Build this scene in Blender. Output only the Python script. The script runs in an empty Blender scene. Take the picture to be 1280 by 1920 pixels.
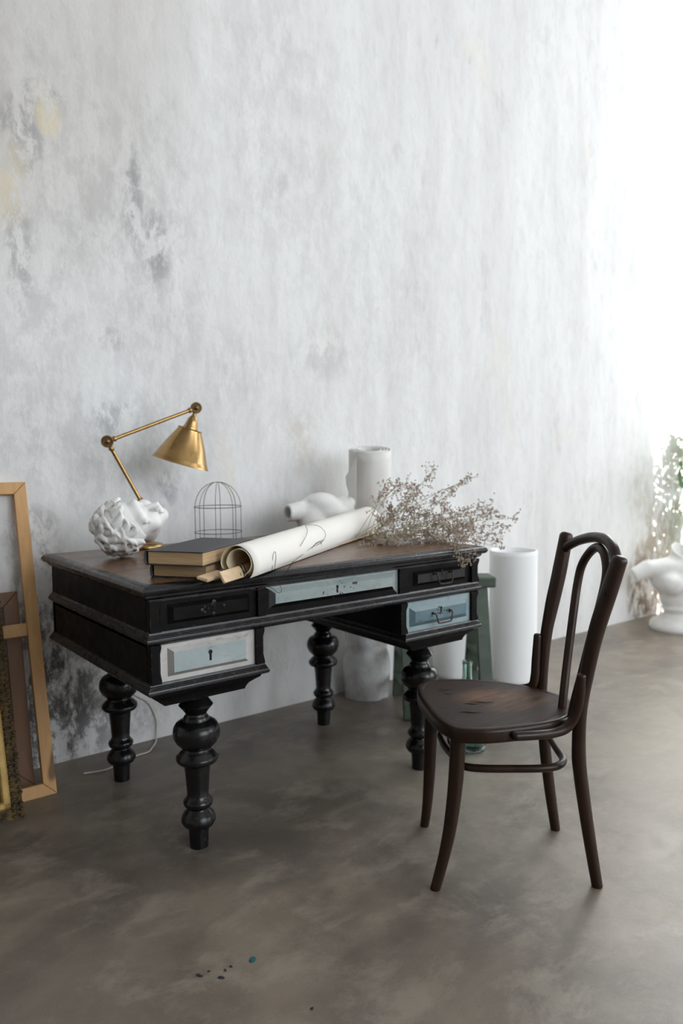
import bpy, math, random
import numpy as np
from mathutils import Vector, Matrix, noise
random.seed(7)
rng = np.random.default_rng(7)
scene = bpy.context.scene
COL = scene.collection

# ------------------------------------------------------------------ camera
cam_d = bpy.data.cameras.new('camera'); cam = bpy.data.objects.new('camera', cam_d); COL.objects.link(cam)
cam_d.sensor_fit = 'HORIZONTAL'; cam_d.sensor_width = 24.0; cam_d.lens = 1437.9/1280*24.0
cam.location = (-0.790, -1.865, 1.161)
_yaw, _pit, _rol = math.radians(37.6886), math.radians(4.4337), math.radians(-0.5034)
cam.rotation_euler = (Matrix.Rotation(-_yaw, 3, 'Z') @ Matrix.Rotation(math.pi/2-_pit, 3, 'X') @ Matrix.Rotation(_rol, 3, 'Z')).to_euler()
cam_d.clip_start = 0.05
cam_d.dof.use_dof = True; cam_d.dof.focus_distance = 2.12; cam_d.dof.aperture_fstop = 2.2
scene.camera = cam

# ------------------------------------------------------------------ world, sun, added fill lamps
world = bpy.data.worlds.new('World'); scene.world = world; world.use_nodes = True
wn = world.node_tree.nodes
# overcast-bright sky: dark ground below the horizon, growing lighter towards the zenith
_tc = wn.new('ShaderNodeTexCoord'); _sx = wn.new('ShaderNodeSeparateXYZ'); _mr = wn.new('ShaderNodeMapRange'); _rp = wn.new('ShaderNodeValToRGB')
_l = world.node_tree.links
_l.new(_tc.outputs['Generated'], _sx.inputs[0]); _l.new(_sx.outputs['Z'], _mr.inputs['Value'])
_mr.inputs['From Min'].default_value = -1.0; _mr.inputs['From Max'].default_value = 1.0
_l.new(_mr.outputs['Result'], _rp.inputs[0])
_e = _rp.color_ramp.elements; _e[0].position = .485; _e[0].color = (.055,.052,.048,1); _e[1].position = 1.0; _e[1].color = (.86,.93,1,1)
_x = _e.new(.515); _x.color = (.44,.465,.49,1)
_l.new(_rp.outputs[0], wn['Background'].inputs[0]); wn['Background'].inputs[1].default_value = 8.6
sun_d = bpy.data.lights.new('sun', 'SUN'); sun = bpy.data.objects.new('sun', sun_d); COL.objects.link(sun)
sun_d.energy = 38.0; sun_d.angle = math.radians(0.6); sun_d.color = (1.0, 0.95, 0.86)
to_sun = Vector((0.57, -1.0, 0.80)).normalized()
sun.rotation_euler = to_sun.to_track_quat('Z', 'Y').to_euler(); sun.location = (6, -4, 6)
def fill_lamp(name, loc, size, energy, color, direction):
    d = bpy.data.lights.new(name, 'AREA'); d.shape = 'RECTANGLE'; d.size, d.size_y = size
    d.energy = energy; d.color = color
    o = bpy.data.objects.new(name, d); COL.objects.link(o); o.location = loc
    o.rotation_euler = Vector(direction).to_track_quat('-Z', 'Y').to_euler()
    return o
fill_lamp('fill_side', (4.70, -4.0, 2.0), (3.4, 2.6), 150, (0.90, 0.955, 1.0), (-1, 0, 0))  # unseen area lamp added as fill, standing in for window daylight
fill_lamp('fill_front', (1.6, -6.3, 2.7), (4.0, 3.2), 215, (0.84, 0.92, 1.0), (0, 1, 0))  # second added fill lamp, behind the camera, in place of sky light
scene.view_settings.view_transform = 'Standard'; scene.view_settings.look = 'None'
scene.view_settings.exposure = 0.0; scene.view_settings.gamma = 1.0
scene.view_settings.use_curve_mapping = False
scene.cycles.use_denoising = True
scene.cycles.max_bounces = 10; scene.cycles.diffuse_bounces = 6
scene.cycles.sample_clamp_indirect = 8.0
scene.cycles.caustics_reflective = False; scene.cycles.caustics_refractive = False

# ------------------------------------------------------------------ helpers: naming
def tag(o, label=None, cat=None, group=None, kind=None):
    if label: o['label'] = label
    if cat: o['category'] = cat
    if group: o['group'] = group
    if kind: o['kind'] = kind
    return o
def thing(name, loc, label, cat, group=None):
    o = bpy.data.objects.new(name, None); COL.objects.link(o); o.location = loc
    o.empty_display_size = 0.05
    return tag(o, label, cat, group)
def worldpos(o):
    p = Vector(o.location)
    while o.parent: o = o.parent; p += Vector(o.location)
    return p

# ------------------------------------------------------------------ helpers: geometry
def crom(pts, n=8, closed=False):
    P = [np.array(p, float) for p in pts]; m = len(P); out = []
    segs = m if closed else m-1
    for i in range(segs):
        if closed: a, b, c, d = P[(i-1) % m], P[i], P[(i+1) % m], P[(i+2) % m]
        else: a, b, c, d = P[max(i-1, 0)], P[i], P[i+1], P[min(i+2, m-1)]
        for k in range(n):
            t = k/n
            out.append(0.5*((2*b)+(-a+c)*t+(2*a-5*b+4*c-d)*t*t+(-a+3*b-3*c+d)*t**3))
    if not closed: out.append(P[-1])
    return out
class MB:
    def __init__(s): s.v = []; s.f = []; s.m = []
    def add(s, vs, fs, mi=0):
        b = len(s.v); s.v += [tuple(map(float, x)) for x in vs]
        s.f += [tuple(b+i for i in f) for f in fs]; s.m += [mi]*len(fs); return s
    def box(s, lo, hi, mi=0, M=None, c=None):
        x0, y0, z0 = lo; x1, y1, z1 = hi
        vs = [(x0,y0,z0),(x1,y0,z0),(x1,y1,z0),(x0,y1,z0),(x0,y0,z1),(x1,y0,z1),(x1,y1,z1),(x0,y1,z1)]
        if M is not None: vs = [tuple(M @ Vector(v)) for v in vs]
        return s.add(vs, [(0,3,2,1),(4,5,6,7),(0,1,5,4),(1,2,6,5),(2,3,7,6),(3,0,4,7)], mi)
    def ring(s, rects, mi=0, cap0=False, cap1=False):
        """rects: list of (x0,y0,x1,y1,z) swept rectangles"""
        vs = []; fs = []
        for x0, y0, x1, y1, z in rects: vs += [(x0,y0,z),(x1,y0,z),(x1,y1,z),(x0,y1,z)]
        for i in range(len(rects)-1):
            for k in range(4):
                a = 4*i+k; b = 4*i+(k+1) % 4; fs.append((a, a+4, b+4, b))
        if cap0: fs.append((0,1,2,3))
        if cap1: q = 4*(len(rects)-1); fs.append((q+3,q+2,q+1,q))
        return s.add(vs, fs, mi)
    def lathe(s, prof, c=(0,0,0), n=32, mi=0, M=None, caps=True, sx=1, sy=1, a0=0):
        vs = []; fs = []
        for r, z in prof:
            for k in range(n):
                a = 2*math.pi*k/n+a0; v = Vector((r*math.cos(a)*sx, r*math.sin(a)*sy, z))
                if M is not None: v = M @ v
                vs.append((v.x+c[0], v.y+c[1], v.z+c[2]))
        for i in range(len(prof)-1):
            for k in range(n): fs.append((i*n+k, i*n+(k+1) % n, (i+1)*n+(k+1) % n, (i+1)*n+k))
        if caps:
            fs.append(tuple(reversed(range(n)))); fs.append(tuple((len(prof)-1)*n+k for k in range(n)))
        return s.add(vs, fs, mi)
    def tube(s, pts, rad, n=10, mi=0, closed=False, flat=None, round_end=True):
        P = [Vector(p) for p in pts]; m = len(P)
        R = [rad]*m if np.isscalar(rad) else list(np.interp(np.linspace(0,1,m), np.linspace(0,1,len(rad)), rad))
        if not closed and round_end:
            d0 = (P[0]-P[1]).normalized(); d1 = (P[-1]-P[-2]).normalized()
            P = [P[0]+d0*R[0]*.5, P[0]+d0*R[0]*.35]+P+[P[-1]+d1*R[-1]*.35, P[-1]+d1*R[-1]*.5]
            R = [R[0]*.45, R[0]*.8]+R+[R[-1]*.8, R[-1]*.45]; m = len(P)
        T = []
        for i in range(m):
            a = P[(i-1) % m] if closed else P[max(i-1,0)]; b = P[(i+1) % m] if closed else P[min(i+1,m-1)]
            T.append((b-a).normalized())
        up = Vector((0,0,1)) if abs(T[0].z) < .9 else Vector((1,0,0))
        N = (up-T[0]*up.dot(T[0])).normalized(); vs = []; fs = []
        for i in range(m):
            N = (N-T[i]*N.dot(T[i])).normalized(); B = T[i].cross(N)
            for k in range(n):
                a = 2*math.pi*k/n; vs.append(P[i]+(N*math.cos(a)+B*math.sin(a))*R[i])
        for i in range(m if closed else m-1):
            j = (i+1) % m
            for k in range(n): fs.append((i*n+k, i*n+(k+1) % n, j*n+(k+1) % n, j*n+k))
        if not closed: fs.append(tuple(reversed(range(n)))); fs.append(tuple((m-1)*n+k for k in range(n)))
        return s.add(vs, fs, mi)
    def prism(s, poly, z0, z1, mi=0):
        n = len(poly); vs = [(x,y,z0) for x,y in poly]+[(x,y,z1) for x,y in poly]
        fs = [tuple(reversed(range(n))), tuple(range(n,2*n))]+[(k,(k+1)%n,n+(k+1)%n,n+k) for k in range(n)]
        return s.add(vs, fs, mi)
    def sheet(s, rows, mi=0, closed=False):
        nr, nc = len(rows), len(rows[0]); vs = [p for r in rows for p in r]; fs = []
        for i in range(nr-1):
            for j in range(nc if closed else nc-1):
                k = (j+1) % nc; fs.append((i*nc+j, i*nc+k, (i+1)*nc+k, (i+1)*nc+j))
        return s.add(vs, fs, mi)
    def build(s, name, mats, parent=None, smooth=40, bevel=0, solid=0, seg=2, origin=None):
        off = worldpos(parent) if parent else Vector((0,0,0))
        loc = Vector((0,0,0))
        if parent is None and origin is not None: off = Vector(origin); loc = off
        me = bpy.data.meshes.new(name)
        me.from_pydata([(x-off.x, y-off.y, z-off.z) for x,y,z in s.v], [], s.f)
        mats = mats if isinstance(mats, (list, tuple)) else [mats]
        for m in mats: me.materials.append(m)
        if len(mats) > 1: me.polygons.foreach_set('material_index', s.m)
        if smooth:
            me.polygons.foreach_set('use_smooth', [True]*len(me.polygons))
            if smooth < 180: me.set_sharp_from_angle(angle=math.radians(smooth))
        me.update(); me.validate()
        o = bpy.data.objects.new(name, me); COL.objects.link(o); o.location = loc
        if parent: o.parent = parent
        if solid:
            md = o.modifiers.new('solid','SOLIDIFY'); md.thickness = solid; md.offset = 0
        if bevel:
            md = o.modifiers.new('bevel','BEVEL'); md.width = bevel; md.segments = seg; md.limit_method = 'ANGLE'; md.angle_limit = math.radians(35)
        return o

# signed distance fields, meshed by surface nets
class SDF:
    def __init__(s, lo, hi, h):
        s.lo = np.array(lo, float); s.h = h
        s.n = np.ceil((np.array(hi)-s.lo)/h).astype(int)+1
        s.val = np.full(s.n, 1.0, np.float32)
    def win(s, lo, hi):
        a = np.clip(np.floor((np.array(lo)-s.lo)/s.h).astype(int), 0, s.n-1)
        b = np.clip(np.ceil((np.array(hi)-s.lo)/s.h).astype(int)+1, 1, s.n)
        sl = tuple(slice(i,j) for i,j in zip(a,b))
        g = np.meshgrid(*[s.lo[k]+s.h*np.arange(a[k],b[k]) for k in range(3)], indexing='ij')
        return sl, np.stack(g, -1)
    def op(s, sl, d, k, sub):
        a = s.val[sl]
        if sub:
            d = -d; hh = np.clip(.5-.5*(a-d)/k, 0, 1) if k else (d > a)*1.0
            s.val[sl] = a*(1-hh)+d*hh+k*hh*(1-hh)
        else:
            hh = np.clip(.5+.5*(a-d)/k, 0, 1) if k else (d < a)*1.0
            s.val[sl] = a*(1-hh)+d*hh-k*hh*(1-hh)
    def ell(s, c, r, k=.01, sub=False, M=None):
        c = np.array(c); r = np.array(r, float)*np.ones(3); q = max(r)+k*2+s.h*3
        sl, g = s.win(c-q, c+q); p = g-c
        if M is not None: p = p @ M
        k0 = np.sqrt(((p/r)**2).sum(-1)); k1 = np.sqrt(((p/r**2)**2).sum(-1))+1e-9
        s.op(sl, k0*(k0-1)/k1, k, sub); return s
    def cap(s, a, b, ra, rb=None, k=.01, sub=False):
        a = np.array(a,float); b = np.array(b,float); rb = ra if rb is None else rb; q = max(ra,rb)+k*2+s.h*3
        sl, g = s.win(np.minimum(a,b)-q, np.maximum(a,b)+q)
        ab = b-a; t = np.clip(((g-a) @ ab)/(ab @ ab+1e-12), 0, 1)
        d = np.sqrt(((g-a-t[...,None]*ab)**2).sum(-1))-(ra+(rb-ra)*t)
        s.op(sl, d, k, sub); return s
    def plane(s, c, n, k=.003):
        "keep the side opposite to n"
        c = np.array(c,float); n = np.array(n,float); n /= np.linalg.norm(n)
        sl, g = s.win(s.lo, s.lo+s.h*s.n); d = (g-c) @ n
        s.val = np.maximum(s.val, d.astype(np.float32)); return s
    def mesh(s):
        V = s.val; I = V < 0; nx, ny, nz = np.array(V.shape)-1
        corner = lambda A,i,j,k: A[i:nx+i, j:ny+j, k:nz+k]
        cs = [(i,j,k) for i in (0,1) for j in (0,1) for k in (0,1)]
        cnt = sum(corner(I,*c).astype(int) for c in cs); act = (cnt > 0) & (cnt < 8)
        ids = np.full(act.shape, -1); ids[act] = np.arange(act.sum())
        pos = np.zeros((act.sum(),3)); num = np.zeros(act.sum())
        for a in range(8):
            for b in range(a+1,8):
                A, B = np.array(cs[a]), np.array(cs[b])
                if np.abs(A-B).sum() != 1: continue
                va = corner(V,*cs[a])[act]; vb = corner(V,*cs[b])[act]; m = (va<0) != (vb<0)
                t = np.where(m, va/np.where(m, va-vb, 1), 0)
                pos += (A+(B-A)*t[:,None])*m[:,None]; num += m
        pos = pos/num[:,None]+np.argwhere(act); pos = s.lo+pos*s.h
        fs = []
        for ax in range(3):
            o = [k for k in range(3) if k != ax]
            sl0 = [slice(1,-1)]*3; sl1 = [slice(1,-1)]*3; sl0[ax] = slice(0,-1); sl1[ax] = slice(1,None)
            A = I[tuple(sl0)]; B = I[tuple(sl1)]
            for flip, mk in ((False, A & ~B), (True, ~A & B)):
                e = np.argwhere(mk)
                if not len(e): continue
                off = np.ones(3,int); off[ax] = 0; e = e+off
                q = []
                for d0, d1 in ((0,0),(1,0),(1,1),(0,1)):
                    c = e.copy(); c[:,o[0]] -= d0; c[:,o[1]] -= d1; q.append(ids[c[:,0],c[:,1],c[:,2]])
                q = np.stack(q,1)
                if (ax != 1) == flip: q = q[:, ::-1]
                fs.append(q)
        F = np.concatenate(fs)
        return pos, F
def sdf_obj(name, sdf, mat, parent, M=None, smooth_iter=0):
    P, F = sdf.mesh()
    if M is not None:
        A = np.array(M); P = P @ A[:3,:3].T + A[:3,3]
        if np.linalg.det(A[:3,:3]) < 0: F = F[:, ::-1]
    b = MB(); b.v = [tuple(p) for p in P]; b.f = [tuple(int(i) for i in f) for f in F]; b.m = [0]*len(b.f)
    o = b.build(name, mat, parent, smooth=180)
    if smooth_iter:
        md = o.modifiers.new('smooth','SMOOTH'); md.iterations = smooth_iter; md.factor = .5
    return o

# ------------------------------------------------------------------ helpers: materials
class NT:
    def __init__(s, name):
        s.mat = bpy.data.materials.new(name); s.mat.use_nodes = True
        s.t = s.mat.node_tree; s.b = s.t.nodes['Principled BSDF']
        s.co = s.t.nodes.new('ShaderNodeTexCoord').outputs['Object']
    def link(s, a, b):
        if hasattr(a, 'is_linked') or isinstance(a, bpy.types.NodeSocket): s.t.links.new(a, b)
        else: b.default_value = a
    def node(s, kind, **kw):
        n = s.t.nodes.new('ShaderNode'+kind)
        for k, v in kw.items(): setattr(n, k, v)
        return n
    def mapping(s, scale=(1,1,1), rot=(0,0,0), loc=(0,0,0), vec=None):
        n = s.node('Mapping'); s.link(vec or s.co, n.inputs[0])
        n.inputs['Scale'].default_value = scale; n.inputs['Rotation'].default_value = rot; n.inputs['Location'].default_value = loc
        return n.outputs[0]
    def noise(s, scale, detail=4, rough=.55, vec=None, dist=0, out=0):
        n = s.node('TexNoise'); s.link(vec or s.co, n.inputs['Vector'])
        n.inputs['Scale'].default_value = scale; n.inputs['Detail'].default_value = detail
        n.inputs['Roughness'].default_value = rough; n.inputs['Distortion'].default_value = dist
        return n.outputs[out]
    def ramp(s, fac, stops):
        n = s.node('ValToRGB'); s.link(fac, n.inputs[0]); e = n.color_ramp.elements
        while len(e) < len(stops): e.new(.5)
        for i,(p,c) in enumerate(stops):
            e[i].position = p; e[i].color = (c,c,c,1) if np.isscalar(c) else (*c,1)
        return n.outputs[0]
    def mix(s, fac, a, b, mode='MIX'):
        n = s.node('MixRGB', blend_type=mode); s.link(fac, n.inputs[0])
        for i, x in ((1,a),(2,b)):
            if isinstance(x, (tuple,list)): n.inputs[i].default_value = (*x,1) if len(x) == 3 else x
            elif np.isscalar(x): n.inputs[i].default_value = (x,x,x,1)
            else: s.link(x, n.inputs[i])
        return n.outputs[0]
    def math(s, op, a, b=0.0, clamp=False):
        n = s.node('Math', operation=op); n.use_clamp = clamp
        for i,x in ((0,a),(1,b)): s.link(x, n.inputs[i])
        return n.outputs[0]
    def sep(s, vec=None):
        n = s.node('SeparateXYZ'); s.link(vec or s.co, n.inputs[0]); return n.outputs
    def bump(s, h, strength=.3, dist=.01, normal=None):
        n = s.node('Bump'); s.link(h, n.inputs['Height']); n.inputs['Strength'].default_value = strength; n.inputs['Distance'].default_value = dist
        if normal: s.link(normal, n.inputs['Normal'])
        return n.outputs[0]
    def edge(s, radius=.004, lo=.80, hi=.97):
        bv = s.node('Bevel', samples=4); bv.inputs['Radius'].default_value = radius
        ge = s.node('NewGeometry'); n = s.node('VectorMath', operation='DOT_PRODUCT')
        s.link(bv.outputs[0], n.inputs[0]); s.link(ge.outputs['Normal'], n.inputs[1])
        return s.ramp(n.outputs['Value'], [(lo,1.0),(hi,0.0)])
    def set(s, **kw):
        for k, v in kw.items():
            k = {'color':'Base Color','rough':'Roughness','metal':'Metallic','normal':'Normal','spec':'Specular IOR Level','coat':'Coat Weight','coatr':'Coat Roughness','trans':'Transmission Weight','ior':'IOR','sss':'Subsurface Weight','alpha':'Alpha'}[k]
            i = s.b.inputs[k]
            if isinstance(v, bpy.types.NodeSocket): s.link(v, i)
            elif isinstance(v, (tuple,list)): i.default_value = (*v,1) if len(v) == 3 else v
            else: i.default_value = v
        return s.mat

def mat_plain(name, c1, c2, rough=.6, scale=20, bump=.1, bdist=.003, **kw):
    m = NT(name); n = m.noise(scale, 5); col = m.mix(m.ramp(n,[(.35,0.0),(.65,1.0)]), c1, c2)
    return m.set(color=col, rough=rough, normal=m.bump(m.noise(scale*4,4), bump, bdist), **kw)

def mat_wall():
    m = NT('old_plaster'); x, y, z = m.sep()
    st = m.noise(1.0, 9, .66, m.mapping((4.2,4.2,.8)), .15)          # vertical drags
    fine = m.noise(13, 10, .70, m.mapping((1.7,1.7,.7)), .15)
    base = m.mix(m.ramp(st,[(.34,0.0),(.60,1.0)]), (.69,.675,.66), (.80,.79,.775))
    base = m.mix(m.math('MULTIPLY', m.ramp(fine,[(.36,1.0),(.50,0.0)]), .22), base, (.53,.51,.50))
    base = m.mix(m.math('MULTIPLY', m.ramp(fine,[(.56,0.0),(.68,1.0)]), .3), base, (.82,.81,.80))
    # yellowish plaster
    ye = m.ramp(m.noise(1.7, 5, .6, m.mapping((1,1,.7),(0,0,0),(7,3,1)), .8), [(.60,0.0),(.72,1.0)])
    base = m.mix(m.math('MULTIPLY', ye, .30), base, (.74,.66,.52))
    # scattered grey smudges
    blot = m.ramp(m.noise(2.6, 11, .74, m.mapping((1.5,1.5,.7),(0,0,0),(2,0,5)), .15), [(.575,0.0),(.70,1.0)])
    base = m.mix(m.math('MULTIPLY', blot, .42), base, (.36,.345,.35))
    brk = m.noise(9, 11, .76, m.mapping((1.4,1.4,.75)), .2)
    def stain(cx, cz, rx, rz, col, amt, soft=.55):
        nonlocal base
        dx = m.math('DIVIDE', m.math('SUBTRACT', x, cx), rx); dz = m.math('DIVIDE', m.math('SUBTRACT', z, cz), rz)
        d = m.math('ADD', m.math('MULTIPLY', dx, dx), m.math('MULTIPLY', dz, dz))
        a = m.math('POWER', m.math('SUBTRACT', 1.0, d, True), .7)
        a = m.math('MULTIPLY', a, m.ramp(brk, [(.45,0.0),(.45+soft*.22,1.0)]))
        base = m.mix(m.math('MULTIPLY', a, amt, True), base, col)
    wall_shade = (.46,.405,.345)
    dk = (.13,.12,.115); gr = (.34,.325,.33)
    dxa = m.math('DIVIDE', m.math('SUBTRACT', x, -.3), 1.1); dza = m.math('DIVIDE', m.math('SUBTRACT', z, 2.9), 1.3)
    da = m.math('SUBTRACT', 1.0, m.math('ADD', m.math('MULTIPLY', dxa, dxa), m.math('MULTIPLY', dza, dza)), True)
    base = m.mix(m.math('MULTIPLY', da, m.ramp(st, [(.3,.9),(.65,.5)])), base, wall_shade)  # shade painted into the plaster: upper left darkened and warmed
    # damp mould low on the wall at the left end
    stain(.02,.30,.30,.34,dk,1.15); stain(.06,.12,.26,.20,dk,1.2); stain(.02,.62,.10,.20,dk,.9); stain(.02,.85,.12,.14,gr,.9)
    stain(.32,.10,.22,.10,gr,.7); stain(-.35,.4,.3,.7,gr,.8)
    # smudges seen high on the wall
    stain(.08,2.2,.36,.62,(.45,.43,.42),.42); stain(.50,2.05,.30,.62,(.47,.45,.44),.45); stain(.0,1.55,.25,.5,(.46,.445,.44),.35); stain(1.1,2.6,.4,.8,(.52,.50,.485),.35); stain(.75,1.45,.6,.4,(.52,.51,.51),.3); stain(.3,1.15,.5,.3,(.46,.455,.46),.4); stain(1.7,1.9,.6,.9,(.56,.55,.54),.3)
    stain(.03,2.28,.09,.16,gr,.95); stain(.10,2.42,.10,.08,gr,.8); stain(.44,2.15,.045,.24,gr,.9); stain(.53,1.97,.07,.16,gr,.9); stain(.01,1.9,.05,.2,gr,.7)
    stain(.13,2.37,.055,.085,(.72,.63,.45),.9,.2); stain(-.02,2.12,.09,.18,(.72,.63,.47),.7,.3)
    stain(.34,1.30,.11,.07,(.33,.34,.37),.6); stain(.33,1.60,.08,.05,gr,.5); stain(1.36,1.62,.16,.14,gr,.3)
    stain(.55,1.02,.06,.08,(.36,.37,.40),.8); stain(1.22,1.22,.10,.20,(.55,.50,.44),.6)
    # brown patches low on the wall behind the plaster torso
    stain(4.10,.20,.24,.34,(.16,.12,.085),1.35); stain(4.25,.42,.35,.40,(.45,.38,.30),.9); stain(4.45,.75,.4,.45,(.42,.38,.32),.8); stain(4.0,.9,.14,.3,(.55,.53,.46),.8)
    h = m.math('ADD', m.math('MULTIPLY', m.noise(14, 8, .6, m.mapping((1,1,.7)), .2), 1.0), m.math('MULTIPLY', m.noise(70, 4), .25))
    h2 = m.ramp(m.noise(3.1, 7, .6, m.mapping((1.2,1.2,.7),(0,0,0),(4,2,8)), .3), [(.44,0.0),(.52,1.0)])
    nrm = m.bump(h, .34, .007, m.bump(h2, .22, .003))
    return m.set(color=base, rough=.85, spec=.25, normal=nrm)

def mat_floor():
    m = NT('polished_concrete')
    big = m.noise(1.5, 9, .68, None, .3); mid = m.noise(4.5, 10, .72, m.mapping((1,1.6,1),(0,0,.6)), .3)
    base = m.mix(m.ramp(big,[(.40,0.0),(.60,1.0)]), (.080,.060,.045), (.225,.180,.136))
    base = m.mix(m.math('MULTIPLY', m.ramp(mid,[(.50,0.0),(.62,1.0)]), .6), base, (.33,.28,.215))
    base = m.mix(m.math('MULTIPLY', m.ramp(m.noise(2.4,10,.74,m.mapping((1,1,1),(0,0,0),(3,9,0)),.4),[(.55,0.0),(.68,1.0)]), .55), base, (.062,.047,.038))
    base = m.mix(m.math('MULTIPLY', m.ramp(m.noise(3.1,9,.74,m.mapping((1,1.3,1),(0,0,0),(1,2,0)),.3),[(.58,0.0),(.70,1.0)]), .45), base, (.34,.315,.275))
    sp = m.ramp(m.noise(150, 2), [(.755,0.0),(.775,1.0)])
    base = m.mix(m.math('MULTIPLY', sp, .6), base, (.46,.44,.40))
    grit = m.ramp(m.noise(330, 3, .7), [(.3,0.0),(.7,1.0)])
    base = m.mix(.30, base, m.mix(grit, (.055,.046,.038), (.27,.23,.19)))
    # pale trowel scratches
    sc = m.ramp(m.noise(1.0, 6, .7, m.mapping((26,2.2,1),(0,0,1.05)), .2), [(.665,0.0),(.70,1.0)])
    sc = m.math('MULTIPLY', sc, m.ramp(m.noise(2.0,3), [(.5,0.0),(.62,1.0)]))
    base = m.mix(m.math('MULTIPLY', sc, .35), base, (.36,.34,.31))
    rg = m.ramp(mid, [(.3,.34),(.7,.52)])
    return m.set(color=base, rough=rg, spec=.6, coat=.15, coatr=.3, normal=m.bump(m.math('ADD', m.noise(60,6), m.math('MULTIPLY', m.noise(300,3), .6)), .16, .0025))

def mat_black(name='worn_black_paint', wear=1.0, base=((.010,.0095,.011),(.026,.022,.020)), rough=.30, spec=.5):
    m = NT(name); n = m.noise(14, 6, .6, m.mapping((1,1,3)))
    c = m.mix(m.ramp(n,[(.35,0.0),(.7,1.0)]), *base)
    ch = m.ramp(m.noise(34, 6, .7, None, .5), [(.55,0.0),(.62,1.0)])
    e = m.math('MULTIPLY', m.edge(.003, .72, .92), ch)
    fl = m.ramp(m.noise(55, 5, .7, m.mapping((.8,.8,1.6),(0,0,0),(5,1,2))), [(.705,0.0),(.73,1.0)])
    w = m.math('MULTIPLY', m.math('ADD', e, m.math('MULTIPLY', fl, .7), True), wear)
    wood = m.mix(m.noise(25,3), (.30,.17,.07), (.50,.36,.20))
    c = m.mix(w, c, wood)
    r = m.math('ADD', m.math('MULTIPLY', w, .35), m.ramp(m.noise(22,5), [(.3,rough-.06),(.7,rough+.12)]), True)
    return m.set(color=c, rough=r, spec=spec, normal=m.bump(m.noise(90,5), .10, .002))

def mat_paint(name, c1, c2, wear=.6, rough=.5):
    m = NT(name); n = m.noise(10, 6, .65, m.mapping((1,1,1.6)), .5)
    c = m.mix(m.ramp(n,[(.35,0.0),(.68,1.0)]), c1, c2)
    dirt = m.ramp(m.noise(24, 8, .7, m.mapping((.7,.7,1.4)), .4), [(.58,0.0),(.70,1.0)])
    c = m.mix(m.math('MULTIPLY', dirt, .55), c, tuple(x*.33 for x in c1))
    ch = m.ramp(m.noise(40, 6, .7), [(.54,0.0),(.60,1.0)])
    fl = m.ramp(m.noise(60, 5, .7, m.mapping((.8,.8,1.6),(0,0,0),(2,8,2))), [(.70,0.0),(.72,1.0)])
    w = m.math('MULTIPLY', m.math('ADD', m.math('MULTIPLY', m.edge(.004), ch), fl, True), wear)
    c = m.mix(w, c, (.10,.07,.045))
    return m.set(color=c, rough=rough, normal=m.bump(m.math('ADD', m.noise(70,5), m.math('MULTIPLY', n, 1.0)), .18, .002))

def mat_wood(name, dark, light, scale=(2,30,30), rough=.4, wear=None, spec=.5, rot=(0,0,0), knots=False):
    m = NT(name); v = m.mapping(scale, rot)
    g = m.noise(1.0, 7, .6, v, 1.2); c = m.mix(m.ramp(g,[(.3,0.0),(.7,1.0)]), dark, light)
    c = m.mix(.22, c, m.mix(m.noise(3,3), tuple(x*.5 for x in dark), light))
    if knots:
        k = m.ramp(m.noise(6.5,2,.4,m.mapping((1,1,.6))), [(.70,0.0),(.74,1.0)]); c = m.mix(k, c, tuple(x*.35 for x in dark))
    if wear:
        ch = m.ramp(m.noise(30,6,.7), [(.45,0.0),(.6,1.0)]); e = m.math('MULTIPLY', m.edge(.006), ch)
        e = m.math('ADD', e, m.math('MULTIPLY', m.ramp(m.noise(45,6,.7,m.mapping((1,1,.5))), [(.68,0.0),(.71,1.0)]), .5), True)
        c = m.mix(m.math('MULTIPLY', e, .8), c, wear)
    return m.set(color=c, rough=m.ramp(g,[(.3,rough-.06),(.7,rough+.1)]), spec=spec, normal=m.bump(g, .12, .002))

def mat_paper(name, c=(.80,.77,.71), trans=.0, dirt=.2):
    m = NT(name); n = m.noise(6,5)
    col = m.mix(m.math('MULTIPLY', m.ramp(n,[(.4,0.0),(.75,1.0)]), dirt), c, tuple(x*.82 for x in c))
    return m.set(color=col, rough=.75, spec=.25, normal=m.bump(m.noise(12,3), .08, .01))

def mat_plaster(name, c1=(.80,.785,.76), c2=(.70,.68,.65)):
    m = NT(name); n = m.noise(16,6,.6)
    return m.set(color=m.mix(m.ramp(n,[(.4,0.0),(.7,1.0)]), c1, c2), rough=.55, spec=.35, normal=m.bump(m.noise(120,4), .08, .001))

def mat_brass():
    m = NT('aged_brass'); n = m.noise(30,6,.65)
    c = m.mix(m.ramp(n,[(.35,0.0),(.7,1.0)]), (.37,.23,.095), (.43,.275,.115))
    an = m.b.inputs.get('Anisotropic')
    return m.set(color=c, metal=1.0, rough=m.ramp(n,[(.3,.24),(.7,.36)]))

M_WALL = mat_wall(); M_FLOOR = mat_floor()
M_BLACK = mat_black('worn_black_paint', .55, ((.0045,.004,.0045),(.010,.0085,.008)), .42, .08); M_MOULD = mat_black('worn_black_moulding', .75, ((.007,.0065,.008),(.016,.014,.014)), .27, .42)
M_LEG = mat_black('black_turned_leg', .25, ((.005,.0048,.005),(.009,.008,.0075)), .20, .4)
M_TOP = mat_wood('walnut_veneer', (.060,.028,.013), (.165,.082,.038), (2.2,26,26), .26)
M_GREYBLUE = mat_paint('grey_blue_paint', (.225,.270,.265), (.325,.365,.350))
M_BLUE = mat_paint('dusty_blue_paint', (.090,.150,.180), (.150,.225,.255))
M_PALEBLUE = mat_paint('pale_blue_paint', (.250,.330,.350), (.330,.410,.420), .5)
M_OFFWHITE = mat_paint('off_white_paint', (.44,.42,.395), (.56,.54,.51), .4)
M_BLUEWHITE = mat_paint('pale_grey_blue_paint', (.30,.355,.355), (.38,.43,.425), .3)
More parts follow.
